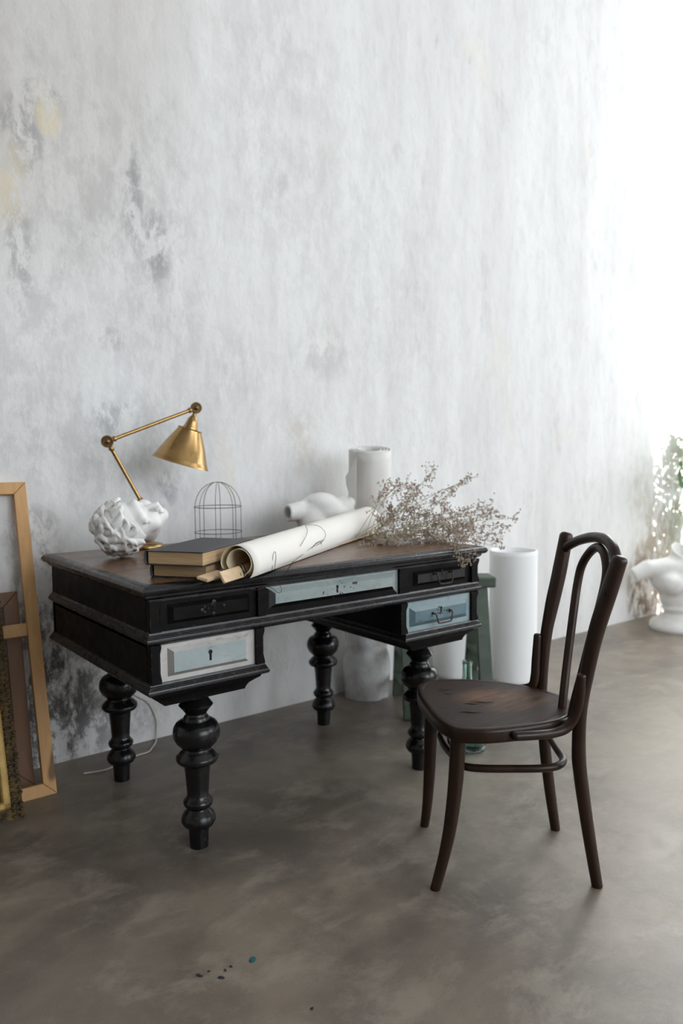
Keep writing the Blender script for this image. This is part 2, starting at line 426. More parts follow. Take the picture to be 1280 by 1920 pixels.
M_DARKGREY = mat_paint('dark_grey_paint', (.045,.045,.048), (.085,.085,.088), .5)
M_IRON = mat_plain('dark_iron', (.035,.03,.03), (.07,.055,.045), .42, 60, .1, metal=.8)
M_KEY = mat_plain('keyhole_black', (.004,.004,.004), (.008,.007,.006), .9)
M_CHAIR = mat_wood('dark_bentwood', (.013,.006,.0035), (.040,.018,.009), (14,14,3), .32, (.11,.058,.03), .28)
M_PAPER = mat_paper('white_paper', (.77,.735,.68)); M_PAPERIN = mat_paper('cream_shaded_paper', (.70,.60,.42))
M_ROLL = mat_paper('roll_paper', (.88,.88,.87), 0, .1); M_ROLLOLD = mat_paper('old_roll_paper', (.73,.71,.68), 0, .5)
M_PLASTER = mat_plaster('white_plaster'); M_CASTIN = mat_plain('cast_hollow', (.10,.08,.06), (.16,.13,.10), .9)
M_BRASS = mat_brass()
M_BOOK = mat_plain('dark_book_cloth', (.022,.023,.027), (.036,.037,.042), .55, 220, .25, .001)
def mat_pages():
    m = NT('tan_book_pages'); l = m.noise(1.0, 3, .6, m.mapping((6,6,420)))
    return m.set(color=m.mix(m.ramp(l,[(.35,0.0),(.65,1.0)]), (.36,.225,.115), (.56,.39,.215)), rough=.8, normal=m.bump(l,.3,.001))
M_PAGES = mat_pages()
M_PINE = mat_wood('pine_frame', (.44,.225,.075), (.62,.355,.145), (20,20,2.2), .5, None, .4, (0,0,0), True)
M_SLAT = mat_wood('pale_lath', (.52,.35,.19), (.72,.54,.34), (3,40,40), .55)
M_OAK = mat_wood('brown_frame_wood', (.13,.055,.020), (.215,.10,.040), (20,20,2.2), .5)
M_GILT = mat_plain('old_gilt', (.20,.115,.02), (.32,.20,.05), .45, 18, .3, .004, metal=.35)
M_CARVE = mat_plain('dark_carved_gilt', (.035,.025,.015), (.16,.10,.035), .5, 45, .8, .01, metal=.3)
M_PICT = mat_plain('dark_canvas', (.03,.035,.025), (.10,.075,.04), .5, 6)
M_GREEN = mat_paint('green_trestle_paint', (.036,.056,.036), (.064,.088,.058), .5, .55)
M_WIRE = mat_plain('cage_wire', (.10,.09,.07), (.19,.16,.11), .45, 50, .1, metal=.8)
M_THREAD = mat_plain('black_thread', (.012,.012,.013), (.022,.022,.022), .9)
M_CABLE = mat_plain('white_cable', (.50,.47,.42), (.56,.53,.48), .5)
M_STEM = mat_plain('dry_stem', (.26,.25,.14), (.33,.29,.19), .85, 40)
M_FLORET = mat_plain('dry_floret', (.29,.215,.17), (.54,.43,.355), .9, 60)
M_LEAF = mat_plain('monstera_leaf', (.075,.14,.05), (.12,.20,.08), .4, 8)
M_POT = mat_plain('terracotta', (.45,.20,.10), (.55,.27,.14), .8, 14)
M_SOIL = mat_plain('potting_soil', (.03,.022,.016), (.05,.04,.03), .95, 60)
M_FRAMEW = mat_plain('window_paint', (.72,.72,.70), (.78,.78,.76), .5)
M_PANE = mat_plain('opaque_pane', (.80,.82,.84), (.84,.86,.88), .5)
def mat_screen():
    m = NT('screen_cloth'); t = m.node('BsdfTranslucent'); t.inputs[0].default_value = (.85,.84,.81,1)
    x = m.node('MixShader'); x.inputs[0].default_value = .06; out = m.t.nodes['Material Output']
    m.set(color=(.72,.71,.68), rough=.9, spec=.1); m.t.links.new(m.b.outputs[0], x.inputs[1]); m.t.links.new(t.outputs[0], x.inputs[2]); m.t.links.new(x.outputs[0], out.inputs[0])
    return m.mat
M_SCREEN = mat_screen()
M_CEIL = mat_plain('ceiling_paint', (.62,.61,.59), (.68,.67,.65), .9, 3)
def mat_glass():
    m = NT('green_bottle_glass'); m.set(color=(.74,.93,.86), rough=.03, trans=1.0, ior=1.35)
    return m.mat
M_GLASS = mat_glass()
def mat_plastic():
    m = NT('plastic_film'); n = m.noise(9,5,.6,None,1.0)
    m.set(color=(.80,.80,.80), rough=.25, spec=.6, alpha=m.ramp(n,[(.35,.45),(.7,.72)]), normal=m.bump(n,.6,.02))
    return m.mat
M_PLASTIC = mat_plastic()
M_CHIPTEAL = mat_plain('teal_paint_chip', (.010,.085,.10), (.02,.12,.13), .5, 90)
M_CHIPDARK = mat_plain('dark_paint_chip', (.010,.010,.018), (.03,.03,.035), .6, 90)

# ------------------------------------------------------------------ the room
YW = 1.025; XR = 4.80; XL = -8.0; YF = -6.5; ZC = 5.8
b = MB(); b.box((XL,YF,-.1),(XR,YW,0)); tag(b.build('floor', M_FLOOR, smooth=0), kind='structure')
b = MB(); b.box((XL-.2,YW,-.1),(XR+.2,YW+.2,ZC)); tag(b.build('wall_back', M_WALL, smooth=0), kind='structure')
b = MB(); b.box((XL-.2,YF-.2,ZC),(XR+.2,YW+.2,ZC+.15)); tag(b.build('ceiling', M_CEIL, smooth=0), kind='structure')
b = MB(); b.box((XL-.2,YF,-.1),(XL,YW,ZC)); tag(b.build('wall_left', M_WALL, smooth=0), kind='structure')
# right wall with a tall open window near the corner and an added opaque one nearer the camera
W1 = (-.95, .98, .12, 5.5); W2 = (-5.8, -2.2, .7, 3.4)
b = MB()
b.box((XR,YF,-.1),(XR+.2,W2[0],ZC)); b.box((XR,W2[1],-.1),(XR+.2,W1[0],ZC)); b.box((XR,W1[1],-.1),(XR+.2,YW,ZC))
for w in (W1, W2):
    b.box((XR,w[0],-.1),(XR+.2,w[1],w[2])); b.box((XR,w[0],w[3]),(XR+.2,w[1],ZC))
tag(b.build('wall_right', M_WALL, smooth=0), kind='structure')
W3 = (-.4, 3.6, 1.1, 4.3)
b = MB(); b.box((XL,YF-.2,-.1),(W3[0],YF,ZC)); b.box((W3[1],YF-.2,-.1),(XR,YF,ZC)); b.box((W3[0],YF-.2,-.1),(W3[1],YF,W3[2])); b.box((W3[0],YF-.2,W3[3]),(W3[1],YF,ZC))
tag(b.build('wall_front', M_WALL, smooth=0), kind='structure')
b = MB(); y0,y1,z0,z1 = W1
for a,c in (((y0,z0),(y0+.05,z1)),((y1-.05,z0),(y1,z1)),((y0,z0),(y1,z0+.05)),((y0,z1-.05),(y1,z1))):
    b.box((XR+.06,a[0],a[1]),(XR+.12,c[0],c[1]))
tag(b.build('window_1', M_FRAMEW, bevel=.004, smooth=0), kind='structure')
b = MB(); y0,y1,z0,z1 = W2; b.box((XR+.08,y0,z0),(XR+.10,y1,z1), 1)
for k in range(4): yy = y0+(y1-y0)*k/3; b.box((XR+.05,yy-.03,z0),(XR+.13,yy+.03,z1))
tag(b.build('added_window_2', [M_FRAMEW, M_PANE], smooth=0), kind='structure')  # unseen window added behind the side fill lamp; opaque pane stops the sun
b = MB(); x0,x1,z0,z1 = W3; b.box((x0,YF-.10,z0),(x1,YF-.08,z1), 1)
for k in range(4): xx = x0+(x1-x0)*k/3; b.box((xx-.03,YF-.13,z0),(xx+.03,YF-.05,z1))
tag(b.build('added_window_3', [M_FRAMEW, M_PANE], smooth=0), kind='structure')  # unseen window added behind the front fill lamp, pane opaque too
# unseen cloth screen added to give the sun patch its slanting edge
b = MB(); rows = []
for i in range(25):
    z = .05+5.5*i/24; ye = .10-.245*(z-1.7) if z > 1.7 else .10; row = []
    for j in range(60):
        t = j/59; y = -1.25+(ye+1.25)*t; row.append((XR-.07+.03*math.sin(t*48), y, z))
    rows.append(row)
b.sheet(rows)
tag(b.build('sun_edge_screen', M_SCREEN, smooth=180), 'unseen pale cloth screen added at the tall open window to shape the sun patch', 'sun_edge_screen')

# ------------------------------------------------------------------ the writing desk
W, D, TZ = 1.322, .870, .820
desk = thing('writing_desk', (W/2, D/2, 0), 'old black pedestal writing desk with turned legs and painted drawers', 'desk')
def rect(i, z, x0=0, y0=0, x1=W, y1=D): return (x0+i, y0+i, x1-i, y1-i, z)
b = MB(); b.box((.026,.026,.80),(W-.026,D-.026,TZ)); o = b.build('tabletop', M_TOP, desk, bevel=.0015, smooth=0); tag(o, 'reddish brown varnished wooden writing surface')
b = MB(); b.ring([rect(i,z) for i,z in [(.03,.79),(.03,TZ-.001),(.0265,TZ-.0005),(.020,TZ-.0015),(.012,.8165),(.006,.8125),(.002,.8085),(0,.804),(.001,.799),(.0045,.794),(.010,.791),(.016,.790),(.017,.784),(.023,.778),(.03,.776),(.03,.770),(.10,.770)]])
b.build('edge_moulding', M_MOULD, desk, smooth=35)
CI = .027   # carcass inset
b = MB(); b.ring([rect(.055,.66),rect(.055,.785)], cap0=True, cap1=True)
b.box((CI,.05,.645),(.055,D-.03,.785)); b.box((W-.055,.05,.645),(W-CI,D-.03,.785)); b.box((.05,D-.05,.645),(W-.05,D-.03,.785))
b.build('carcass', M_BLACK, desk, smooth=0)
# reeded waist moulding
wp = [(.05,.688),(.026,.688),(.024,.682),(.0215,.681),(.0215,.677),(.019,.676),(.019,.672),(.0165,.671),(.0155,.667),(.0155,.663),(.018,.659),(.022,.656),(.027,.652),(.05,.650)]
b = MB(); b.ring([rect(i,z) for i,z in wp]); b.build('waist_moulding', M_MOULD, desk, smooth=30)
b = MB(); b.box((.03,.03,.652),(W-.03,D-.03,.66)); b.build('underside', M_BLACK, desk, smooth=0)
PED = ((.0, .406), (W-.406, W))
for x0, x1 in PED:
    b = MB()
    b.box((x0+CI,.05,.52),(x0+CI+.02,D-.03,.66)); b.box((x1-CI-.02,.05,.52),(x1-CI,D-.03,.66))
    b.box((x0+CI,D-.05,.52),(x1-CI,D-.03,.66)); b.box((x0+.04,.055,.52),(x1-.04,D-.04,.655))
    b.build('pedestal', M_BLACK, desk, smooth=0)
    bp = [(.06,.548),(.026,.548),(.0245,.543),(.0215,.5415),(.0215,.538),(.019,.537),(.019,.533),(.0165,.532),(.0145,.527),(.015,.522),(.019,.518),(.026,.516),(.06,.515)]
    b = MB(); b.ring([rect(i,z,x0,0,x1,D) for i,z in bp], cap1=True, cap0=True); b.build('base_moulding', M_MOULD, desk, smooth=30)
    ap = [(.030,.518),(.036,.508),(.052,.500),(.066,.492),(.074,.482),(.077,.474)]
    b = MB(); b.ring([(x0+i,.030+(i-.03)*.5,x1-i,D-.03-(i-.03)*.5,z) for i,z in ap], cap0=True, cap1=True); b.build('apron', M_BLACK, desk, smooth=0)
# posts with stopped chamfers
def post(x0, x1, z0, z1, y0=.022, c=.008, mm=.008):
    b = MB(); y1 = .056
    def L(x,y,z): return (x,y,z)
    zs = (z0+mm, z0+mm+c*2.2, z1-mm-c*2.2, z1-mm)
    V = [(x0,y0,z0),(x1,y0,z0),(x1,y0,zs[0]),(x1-c,y0,zs[1]),(x1-c,y0,zs[2]),(x1,y0,zs[3]),(x1,y0,z1),(x0,y0,z1),
         (x1,y0+c,zs[1]),(x1,y0+c,zs[2]),(x1,y1,z0),(x1,y1,z1),(x0,y1,z0),(x0,y1,z1)]
    F = [(0,1,2,3,4,5,6,7),(3,8,9,4),(2,8,3),(4,9,5),(1,10,11,6,5,9,8,2),(7,6,11,13),(0,7,13,12),(0,12,10,1)]
    b.add(V,F); b.build('post', M_BLACK, desk, smooth=0)
zt0, zt1, zb0, zb1 = .688, .772, .547, .652
for x0,x1 in ((.028,.060),(.360,.386),(.912,.955),(1.262,1.300)): post(x0,x1,zt0,zt1)
for x0,x1 in ((.028,.057),(.352,.380),(.918,.948),(1.262,1.296)): post(x0,x1,zb0,zb1)
# drawers: flat border, sloped bevel, raised field
def drawer(x0, x1, z0, z1, mats, label, ml=.022, mt=.014, mb=.016, bw=.013, rise=.012, yf=.034, lower=0):
    xs = (x0,x0+ml,x0+ml+bw,x1-ml-bw,x1-ml,x1); zs = (z0,z0+mb,z0+mb+bw*.8,z1-mt-bw*.8,z1-mt,z1)
    V = []
    for a,(xa,xb,za,zb,y) in enumerate(((xs[0],xs[5],zs[0],zs[5],yf),(xs[1],xs[4],zs[1],zs[4],yf),(xs[2],xs[3],zs[2],zs[3],yf-rise),(xs[0],xs[5],zs[0],zs[5],.075))):
        V += [(xa,y,za),(xb,y,za),(xb,y,zb),(xa,y,zb)]
    b = MB()
    # border: bottom right top left ; bevels ; field ; sides
    for k in range(4):
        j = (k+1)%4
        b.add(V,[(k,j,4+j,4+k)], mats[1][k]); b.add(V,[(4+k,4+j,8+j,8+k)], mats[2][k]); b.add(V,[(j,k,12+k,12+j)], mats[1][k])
    b.add(V,[(8,9,10,11)], mats[3])
    o = b.build('drawer', mats[0], desk, smooth=0, bevel=.0012, seg=1); tag(o, label)
    return o, ((xs[2]+xs[3])/2, yf-rise, (zs[2]+zs[3])/2)
def keyhole(par, x, y, z, s=1.0):
    b = MB(); n = 10; poly = [(math.cos(2*math.pi*k/n)*.0048*s, math.sin(2*math.pi*k/n)*.0052*s+.006*s) for k in range(n)]
    b.add([(x+px,y-.0012,z+pz) for px,pz in poly]+[(x+px,y+.001,z+pz) for px,pz in poly], [tuple(range(n))]+[(k,n+k,n+(k+1)%n,(k+1)%n) for k in range(n)])
    b.box((x-.0026*s,y-.001,z-.013*s),(x+.0026*s,y+.001,z+.004*s)); b.build('keyhole', M_KEY, par, smooth=0)
def bail(par, x, y, z, w=.058, drop=.032, mat=None):
    b = MB(); P = crom([(x-w/2,y+.002,z),(x-w/2,y-.010,z),(x-w/2+.002,y-.016,z-.004),(x-w/2+.008,y-.019,z-drop*.8),(x-w/2+.016,y-.019,z-drop),(x+w/2-.016,y-.019,z-drop),(x+w/2-.008,y-.019,z-drop*.8),(x+w/2-.002,y-.016,z-.004),(x+w/2,y-.010,z),(x+w/2,y+.002,z)],5)
    b.tube(P,.0026,8)
    for sx in (-1,1): b.lathe([(.0,0),(.0055,.0005),(.0055,.003),(.003,.005),(0,.006)], (x+sx*w/2,y,z), 10, M=Matrix.Rotation(math.pi/2,3,'X'))
    b.build('handle', mat or M_IRON, par, smooth=50)
o,c = drawer(.060,.360,zt0,zt1,([M_BLACK],(0,)*4,(0,)*4,0),'black upper drawer with remains of a carved escutcheon')
keyhole(o, c[0]+.008, c[1], c[2]+.006, .8)
b = MB()
for dx,dz,r in ((-.030,.000,.006),(-.022,.008,.005),(-.022,-.007,.005),(.006,.019,.007),(.000,.013,.005),(.005,-.014,.006),(-.012,.002,.004),(.038,.005,.005)):
    b.lathe([(r*.4,.0),(r,.0004),(r,.0015),(r*.55,.0030),(r*.4,.0016),(r*.2,.0016)], (c[0]+dx,c[1]+.0003,c[2]+dz), 9, M=Matrix.Rotation(math.pi/2,3,'X'))
tag(b.build('escutcheon', M_IRON, o, smooth=40), kind='stuff')
o,c = drawer(.386,.912,zt0-.001,zt1,([M_GREYBLUE,M_DARKGREY,M_BLACK],(2,0,0,2),(2,0,0,1),0),'grey-blue long middle drawer with a broken dark lower edge',.018,.010,.018,.016)
keyhole(o, c[0]+.0, c[1], c[2]+.004)
b = MB(); rr = random.Random(3)
for k in range(14):
    dx = rr.gauss(0,.034); dz = rr.gauss(-.004,.009); r = rr.uniform(.0012,.0028)
    b.lathe([(r,.0),(r*.9,.0012),(r*.3,.0018)], (c[0]+dx,c[1],c[2]+dz), 7, M=Matrix.Rotation(math.pi/2,3,'X'))
tag(b.build('escutcheon_nails', M_IRON, o, smooth=40), kind='stuff')
b = MB(); b.box((c[0]+.060,c[1]-.0008,c[2]+.010),(c[0]+.080,c[1]+.001,c[2]+.017)); b.build('paint_scar', mat_plain('maroon_scar',(.05,.02,.02),(.08,.035,.03),.7), o, smooth=0, bevel=.002)
o,c = drawer(.955,1.262,zt0,zt1,([M_BLACK,mat_black('matt_black_paint',.3,((.011,.010,.0105),(.018,.016,.016)),.5,.3)],(0,)*4,(0,)*4,1),'black upper drawer with an iron bail handle',.026,.018,.016)
keyhole(o, c[0], c[1], c[2]+.013); bail(o, c[0], c[1], c[2]+.012, .078, .036)
o,c = drawer(.057,.352,zb0,zb1,([M_OFFWHITE,M_BLUEWHITE,mat_paint('bevel_shade_grey',(.26,.25,.23),(.33,.31,.29),.2)],(0,)*4,(2,0,0,2),1),'off-white lower drawer with a pale grey-blue panel',.022,.012,.014,.014)  # lower and left bevels greyed: their shade is put into the colour
keyhole(o, c[0]-.002, c[1], c[2]+.003, 1.25)
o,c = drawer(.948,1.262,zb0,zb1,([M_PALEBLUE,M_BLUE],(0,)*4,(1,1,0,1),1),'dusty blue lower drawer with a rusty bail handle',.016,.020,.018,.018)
M_RUST = mat_plain('rusty_iron', (.045,.022,.016), (.10,.045,.03), .6, 60, .3, metal=.5)
keyhole(o, c[0], c[1], c[2]+.012); bail(o, c[0], c[1], c[2]+.004, .082, .034, M_RUST)
b = MB()
for k in range(16):
    dx = rr.gauss(0,.024); dz = rr.gauss(.006,.010); r = rr.uniform(.0014,.0032)
    b.lathe([(r,.0),(r*.9,.0012),(r*.3,.0018)], (c[0]+dx,c[1],c[2]+dz), 7, M=Matrix.Rotation(math.pi/2,3,'X'))
tag(b.build('escutcheon_nails', M_RUST, o, smooth=40), kind='stuff')
# turned legs: (half width px, y px) read off the near leg, 2642 px per metre
prof_px = [(74,1540),(78,1400),(84,1345),(118,1332),(137,1300),(136,1280),(122,1245),(100,1225),(88,1212),(84,1204),(98,1194),(112,1178),(118,1160),(116,1148),(104,1135),(98,1128),(94,1120),(84,1105),(88,1050),(97,940),(104,875),(122,862),(155,850),(166,834),(167,818),(163,806),(150,796),(140,782),(122,768),(110,756),(108,748),(128,735),(160,706),(182,665),(187,630),(180,594),(160,562),(132,545),(104,538),(100,520),(94,510),(84,500),(82,488),(96,470),(108,455),(122,440),(135,425),(130,418),(116,402),(106,388),(92,372),(86,360),(100,350),(112,340),(112,322),(104,310)]
def zof(y): return (1500-y)/2642.
leg_prof = [(hw/2700., max(0,zof(y))) for hw,y in prof_px]
leg_prof = [(r, z) for r,z in leg_prof]; zmax = leg_prof[-1][1]
leg_prof = [(r, z*.476/zmax) for r,z in leg_prof]
for x,y in ((.212,.138),(.212,D-.138),(W-.212,D-.138),(W-.212,.138)):
    b = MB(); b.lathe(leg_prof, (x,y,0), 40); b.build('leg', M_LEG, desk, smooth=42)

# ------------------------------------------------------------------ bentwood chair
CU = Vector((-.775,.632,0)); CV = Vector((.632,.775,0)); CC = Vector((.869,-.459,0))
def cp(u, v, z): return tuple(CC+CU*u+CV*v+Vector((0,0,z)))
chair = thing('bentwood_chair', tuple(CC), 'dark brown bentwood chair with worn solid seat and looped open back', 'chair')
for pts, rad in (
    ([(-.225,-.156,0),(-.200,-.152,.15),(-.178,-.15,.30),(-.172,-.15,.376),(-.175,-.151,.48),(-.190,-.156,.585),(-.207,-.166,.689),(-.232,-.180,.792),(-.256,-.191,.884)], [.0145,.0165,.018,.0185,.0175,.0175,.019,.021,.0215,.020]),
    ([(-.192,.155,0),(-.172,.151,.13),(-.156,.15,.26),(-.146,.152,.40),(-.146,.155,.47),(-.158,.163,.60),(-.176,.172,.69),(-.199,.180,.79),(-.222,.190,.905)], [.0145,.0165,.0175,.0175,.0165,.0165,.018,.021,.0215,.020])):
    b = MB(); b.tube(crom([cp(*p) for p in pts],8), rad, 18); b.build('back_post', M_CHAIR, chair, smooth=50)
for pts in ([(.208,-.174,0),(.184,-.169,.09),(.166,-.165,.18),(.152,-.160,.30),(.146,-.158,.42)], [(.208,.174,0),(.200,.168,.07),(.194,.163,.17),(.190,.160,.29),(.186,.158,.42)]):
    b = MB(); b.tube(crom([cp(*p) for p in pts],8), [.0135,.0155,.018,.0205,.021], 18); b.build('leg', M_CHAIR, chair, smooth=50)
seat_out = crom([(.165,-.203),(.205,-.120),(.227,-.005),(.236,.085),(.226,.165),(.190,.205),(.10,.222),(-.02,.198),(-.12,.135),(-.185,.055),(-.205,-.02),(-.190,-.07),(-.150,-.125),(-.07,-.178),(.05,-.218),(.125,-.222)], 6, True)
def inset(poly, d):
    n = len(poly); out = []
    for i in range(n):
        t = poly[(i+1)%n]-poly[i-1]; nn = np.array([-t[1],t[0]])/np.hypot(*t); out.append(poly[i]+nn*d)
    c = sum(poly)/n
    if np.hypot(*(out[0]-c)) > np.hypot(*(poly[0]-c)): return inset(poly,-d)
    return out
def seat_rows(levels):
    return [[cp(p[0],p[1],z) for p in inset(seat_out,d)] for d,z in levels]
b = MB(); b.sheet(seat_rows([(.030,.415),(.006,.414),(.001,.418),(0,.424),(0,.444),(.002,.450),(.006,.453),(.012,.4538),(.020,.453),(.022,.450),(.030,.449)]), closed=True)
b.build('seat_rim', M_CHAIR, chair, smooth=50)
def mat_seat():
    m = NT('worn_seat_veneer'); v = m.mapping((60,3.0,10),(0,0,-.684))
    ang = math.atan2(CU.y, CU.x); v = m.mapping((3.2,52,10),(0,0,-ang)); g = m.noise(1.0,7,.6,v,.6)
    c = m.mix(m.ramp(g,[(.3,0.0),(.7,1.0)]), (.016,.0095,.0075), (.046,.027,.019))
    s = m.sep(m.mapping((1,1,1),(0,0,-ang))); d = m.math('ADD', m.math('POWER', m.math('DIVIDE', s[0], .15), 2.0), m.math('POWER', m.math('DIVIDE', m.math('ADD', s[1], .03), .12), 2.0))
    a = m.math('MULTIPLY', m.math('SUBTRACT', 1.0, d, True), m.ramp(m.noise(1.0,6,.7,m.mapping((6,40,10),(0,0,-ang))),[(.38,0.0),(.62,1.0)]))
    c = m.mix(m.math('MULTIPLY', a, .9), c, (.20,.105,.058))
    return m.set(color=c, rough=m.ramp(g,[(.3,.38),(.7,.55)]), spec=.2, normal=m.bump(g,.25,.002))
M_SEAT = mat_seat()
b = MB(); n = len(seat_out); io = inset(seat_out,.0205); ic = sum(io)/n; rows = [[cp(*(ic+(p-ic)*k),z) for p in io] for k,z in ((1,.4525),(.85,.4517),(.6,.4505),(.3,.4497),(.05,.4495))]; b.sheet(rows, closed=True)
b.add(rows[-1], [tuple(range(n))]); b.add([cp(p[0],p[1],.42) for p in inset(seat_out,.0205)], [tuple(reversed(range(n)))])
seat = b.build('seat', M_SEAT, chair, smooth=60); tag(seat, 'worn veneered seat panel with splits along the grain')
b = MB()
for u,v,l in ((.155,.115,.045),(.150,.075,.030),(.175,-.055,.028),(.09,-.015,.05),(.105,-.085,.06),(.06,.0,.07),(.165,.10,.02)):
    p = [cp(u+l/2-l*t, v+.003*math.sin(t*7), .4512) for t in np.linspace(0,1,8)]
    b.tube(p, [.0003,.0009,.0012,.0008,.0003], 5)
tag(b.build('split', M_KEY, seat, smooth=0), kind='stuff')
ring = crom([(.150,-.055),(.165,.03),(.160,.115),(.10,.150),(0,.152),(-.10,.140),(-.145,.09),(-.150,-.02),(-.145,-.10),(-.10,-.142),(0,-.150),(.10,-.146),(.135,-.12)],6,True)
b = MB(); b.tube([cp(p[0],p[1],.320) for p in ring], .0105, 12, closed=True); b.build('stretcher_ring', M_CHAIR, chair, smooth=60)
arch = [(-.212,.187,.868),(-.220,.160,.890),(-.232,.086,.916),(-.244,-.001,.934),(-.252,-.076,.938),(-.255,-.132,.926),(-.254,-.166,.902),(-.250,-.180,.870),(-.240,-.178,.835)]
b = MB(); b.tube(crom([cp(p[0],p[1],p[2]-.014) for p in arch],7), [.0135,.014,.0145,.0145,.0145,.014,.013], 14); b.build('top_rail', M_CHAIR, chair, smooth=60)
loop = [(-.150,-.052,.440),(-.158,-.043,.494),(-.175,-.015,.586),(-.200,.017,.727),(-.214,.033,.800),(-.224,.030,.850),(-.235,-.002,.890),(-.244,-.042,.911),(-.247,-.089,.905),(-.245,-.123,.876),(-.238,-.140,.836),(-.223,-.140,.765),(-.205,-.130,.680),(-.188,-.120,.590),(-.170,-.110,.500),(-.162,-.104,.440)]
b = MB(); b.tube(crom([cp(p[0],p[1],p[2]-.014) for p in loop],6), [.0118]*3+[.0125]*2+[.0118]*3, 14); b.build('back_loop', M_CHAIR, chair, smooth=60)
for pts in ([(.010,-.217,.434),(-.050,-.200,.431),(-.100,-.174,.427),(-.136,-.162,.436),(-.158,-.160,.466),(-.168,-.166,.518),(-.170,-.172,.578)], [(-.02,.207,.436),(-.075,.175,.436),(-.112,.150,.450),(-.122,.146,.480),(-.126,.150,.535),(-.132,.158,.605)]):
    b = MB(); b.tube(crom([cp(*p) for p in pts],8), [.0125,.0125,.013,.0135,.0135,.013,.012], 14); b.build('side_brace', M_CHAIR, chair, smooth=60)

# ------------------------------------------------------------------ books
def book(A, L, S, z0, z1, label, name='book'):
    l = Vector((.82,.575,0)).normalized(); s = Vector((l.y,-l.x,0)); A = Vector((A[0],A[1],0))
    Mx = Matrix(((l.x,s.x,0,A.x),(l.y,s.y,0,A.y),(0,0,1,0),(0,0,0,1)))
    t = thing(name, tuple(A+l*L/2+s*S/2+Vector((0,0,z0))), label, 'book', 'books stacked on the desk')
    Mx3 = lambda p: tuple(Mx @ Vector(p))
    b = MB(); b.box((.004,.006,z0+.0028),(L-.004,S-.003,z1-.0028), 0, Mx); b.build('page_block', M_PAGES, t, smooth=0, bevel=.002)
    for z in (z0, z1-.0028):
        b = MB(); b.box((0,0,z),(L,S,z+.0028), 0, Mx); b.build('cover', M_BOOK, t, smooth=0, bevel=.001)
    b = MB(); rows = [[Mx3((x, -.0+.004-.007*math.sin(a), (z0+z1)/2-(z1-z0)/2*math.cos(a))) for x in (0,L)] for a in np.linspace(.25,math.pi-.25,9)]
    b.sheet(rows); b.build('spine', M_BOOK, t, solid=.0016, smooth=60)
book((.085,.138), .30, .172, TZ, .8570, 'lower dark clothbound book of the stack, under the scroll sticks')
book((.059,.115), .33, .176, .8585, .8985, 'upper dark clothbound book of the stack, wholly uncovered top')

# ------------------------------------------------------------------ paper scroll with laths
sd = Vector((.835,.55,0)).normalized(); sn = Vector((-sd.y,sd.x,0)); F0 = Vector((.280,-.075,0))
scroll = thing('paper_scroll', tuple(F0+sd*.6+Vector((0,0,TZ))), 'large cream paper scroll lying diagonally across the desk', 'scroll')
def sp(s, a, z): return tuple(F0+sd*s+sn*a+Vector((0,0,TZ+z)))
sec = crom([(.004,.0015),(-.006,.018),(-.008,.042),(.004,.070),(.030,.088),(.060,.086),(.084,.066),(.090,.038),(.076,.012),(.048,.004),(.020,.010),(.002,.030),(.003,.054),(.020,.075),(.045,.080),(.068,.068),(.078,.042),(.066,.018)],6)
L = 1.26; b = MB(); rows = []
for i in range(30):
    s = L*i/29; row = []
    for q,(a,z) in enumerate(sec):
        w = .004*math.sin(s*5+q*.05)*(q/len(sec)); skew = .03*q/len(sec)-.02 if i == 0 else 0
        g_ = 1+.20*s/L; row.append(sp(s, (a+.004)*g_-.004+w, z*g_))
    rows.append(row)
b.sheet(rows); o = b.build('paper', [M_PAPERIN], scroll, solid=.0012, smooth=180)
o.data.materials.append(M_PAPER); o.modifiers['solid'].material_offset = 1  # tan inner side partly paints in the shade inside the roll
def lath(c, width, thick, tilt, length, name, yaw=0):
    d = Matrix.Rotation(yaw,3,'Z') @ sd; e = (sn*math.cos(tilt)+Vector((0,0,1))*math.sin(tilt)); f = d.cross(e)
    Mx = Matrix(((d.x,e.x,f.x,c[0]),(d.y,e.y,f.y,c[1]),(d.z,e.z,f.z,c[2]),(0,0,0,1)))
    b = MB(); b.box((0,-width/2,-thick/2),(length,width/2,thick/2),0,Mx); o = b.build(name, M_SLAT, scroll, smooth=0, bevel=.0025)
    tag(o, 'flat pale wooden lath at the end of the scroll')
    b = MB()
    for k,(s,dx) in enumerate(((.105,.012),(.118,-.010),(.124,.004))):
        w = width/2+.0015; t = thick/2+.0015
        b.tube([tuple(Mx @ Vector(p)) for p in ((s,-w,-t),(s+dx,w,-t),(s+dx,w,t),(s,-w,t))], .0013, 6, closed=True)
    b.build('thread_binding', M_THREAD, o, smooth=60)
lath((.128,-.082,.836), .034, .009, .22, .75, 'lath')
lath((.172,-.105,.838), .034, .008, 1.05, 1.30, 'lath', -.027)

# ------------------------------------------------------------------ tangle of thread on the scroll
CAMP = Vector(cam.location)
RC = cam.rotation_euler.to_matrix()
def ray(x, y): return (RC @ Vector(((x-640)/1437.9, (960-y)/1437.9, -1))).normalized()
thread_pts_a = [(572,985,0),(585,984,0),(600,988,0),(610,1000,0),(607,1012,0),(598,1020,0),(585,1026,0),(568,1038,0),(552,1050,0),(545,1058,1),(535,1075,1),(527,1082,1),(512,1084,1),(510,1070,1),(512,1040,0),(516,1035,0),(517,1048,0),(514,1075,1),(520,1090,1),(528,1105,1),(522,1112,1),(512,1104,1),(500,1100,1),(490,1105,1)]
thread_pts_b = [(572,985,0),(576,995,0),(573,1006,0),(563,1024,0)]
thread_pts_c = [(607,1012,0),(592,1019,0),(583,1032,0),(592,1036,0),(602,1024,0),(598,1016,0),(570,1038,0),(548,1056,1),(525,1090,1),(505,1098,1),(480,1106,1),(462,1100,1),(455,1085,1),(450,1074,0)]
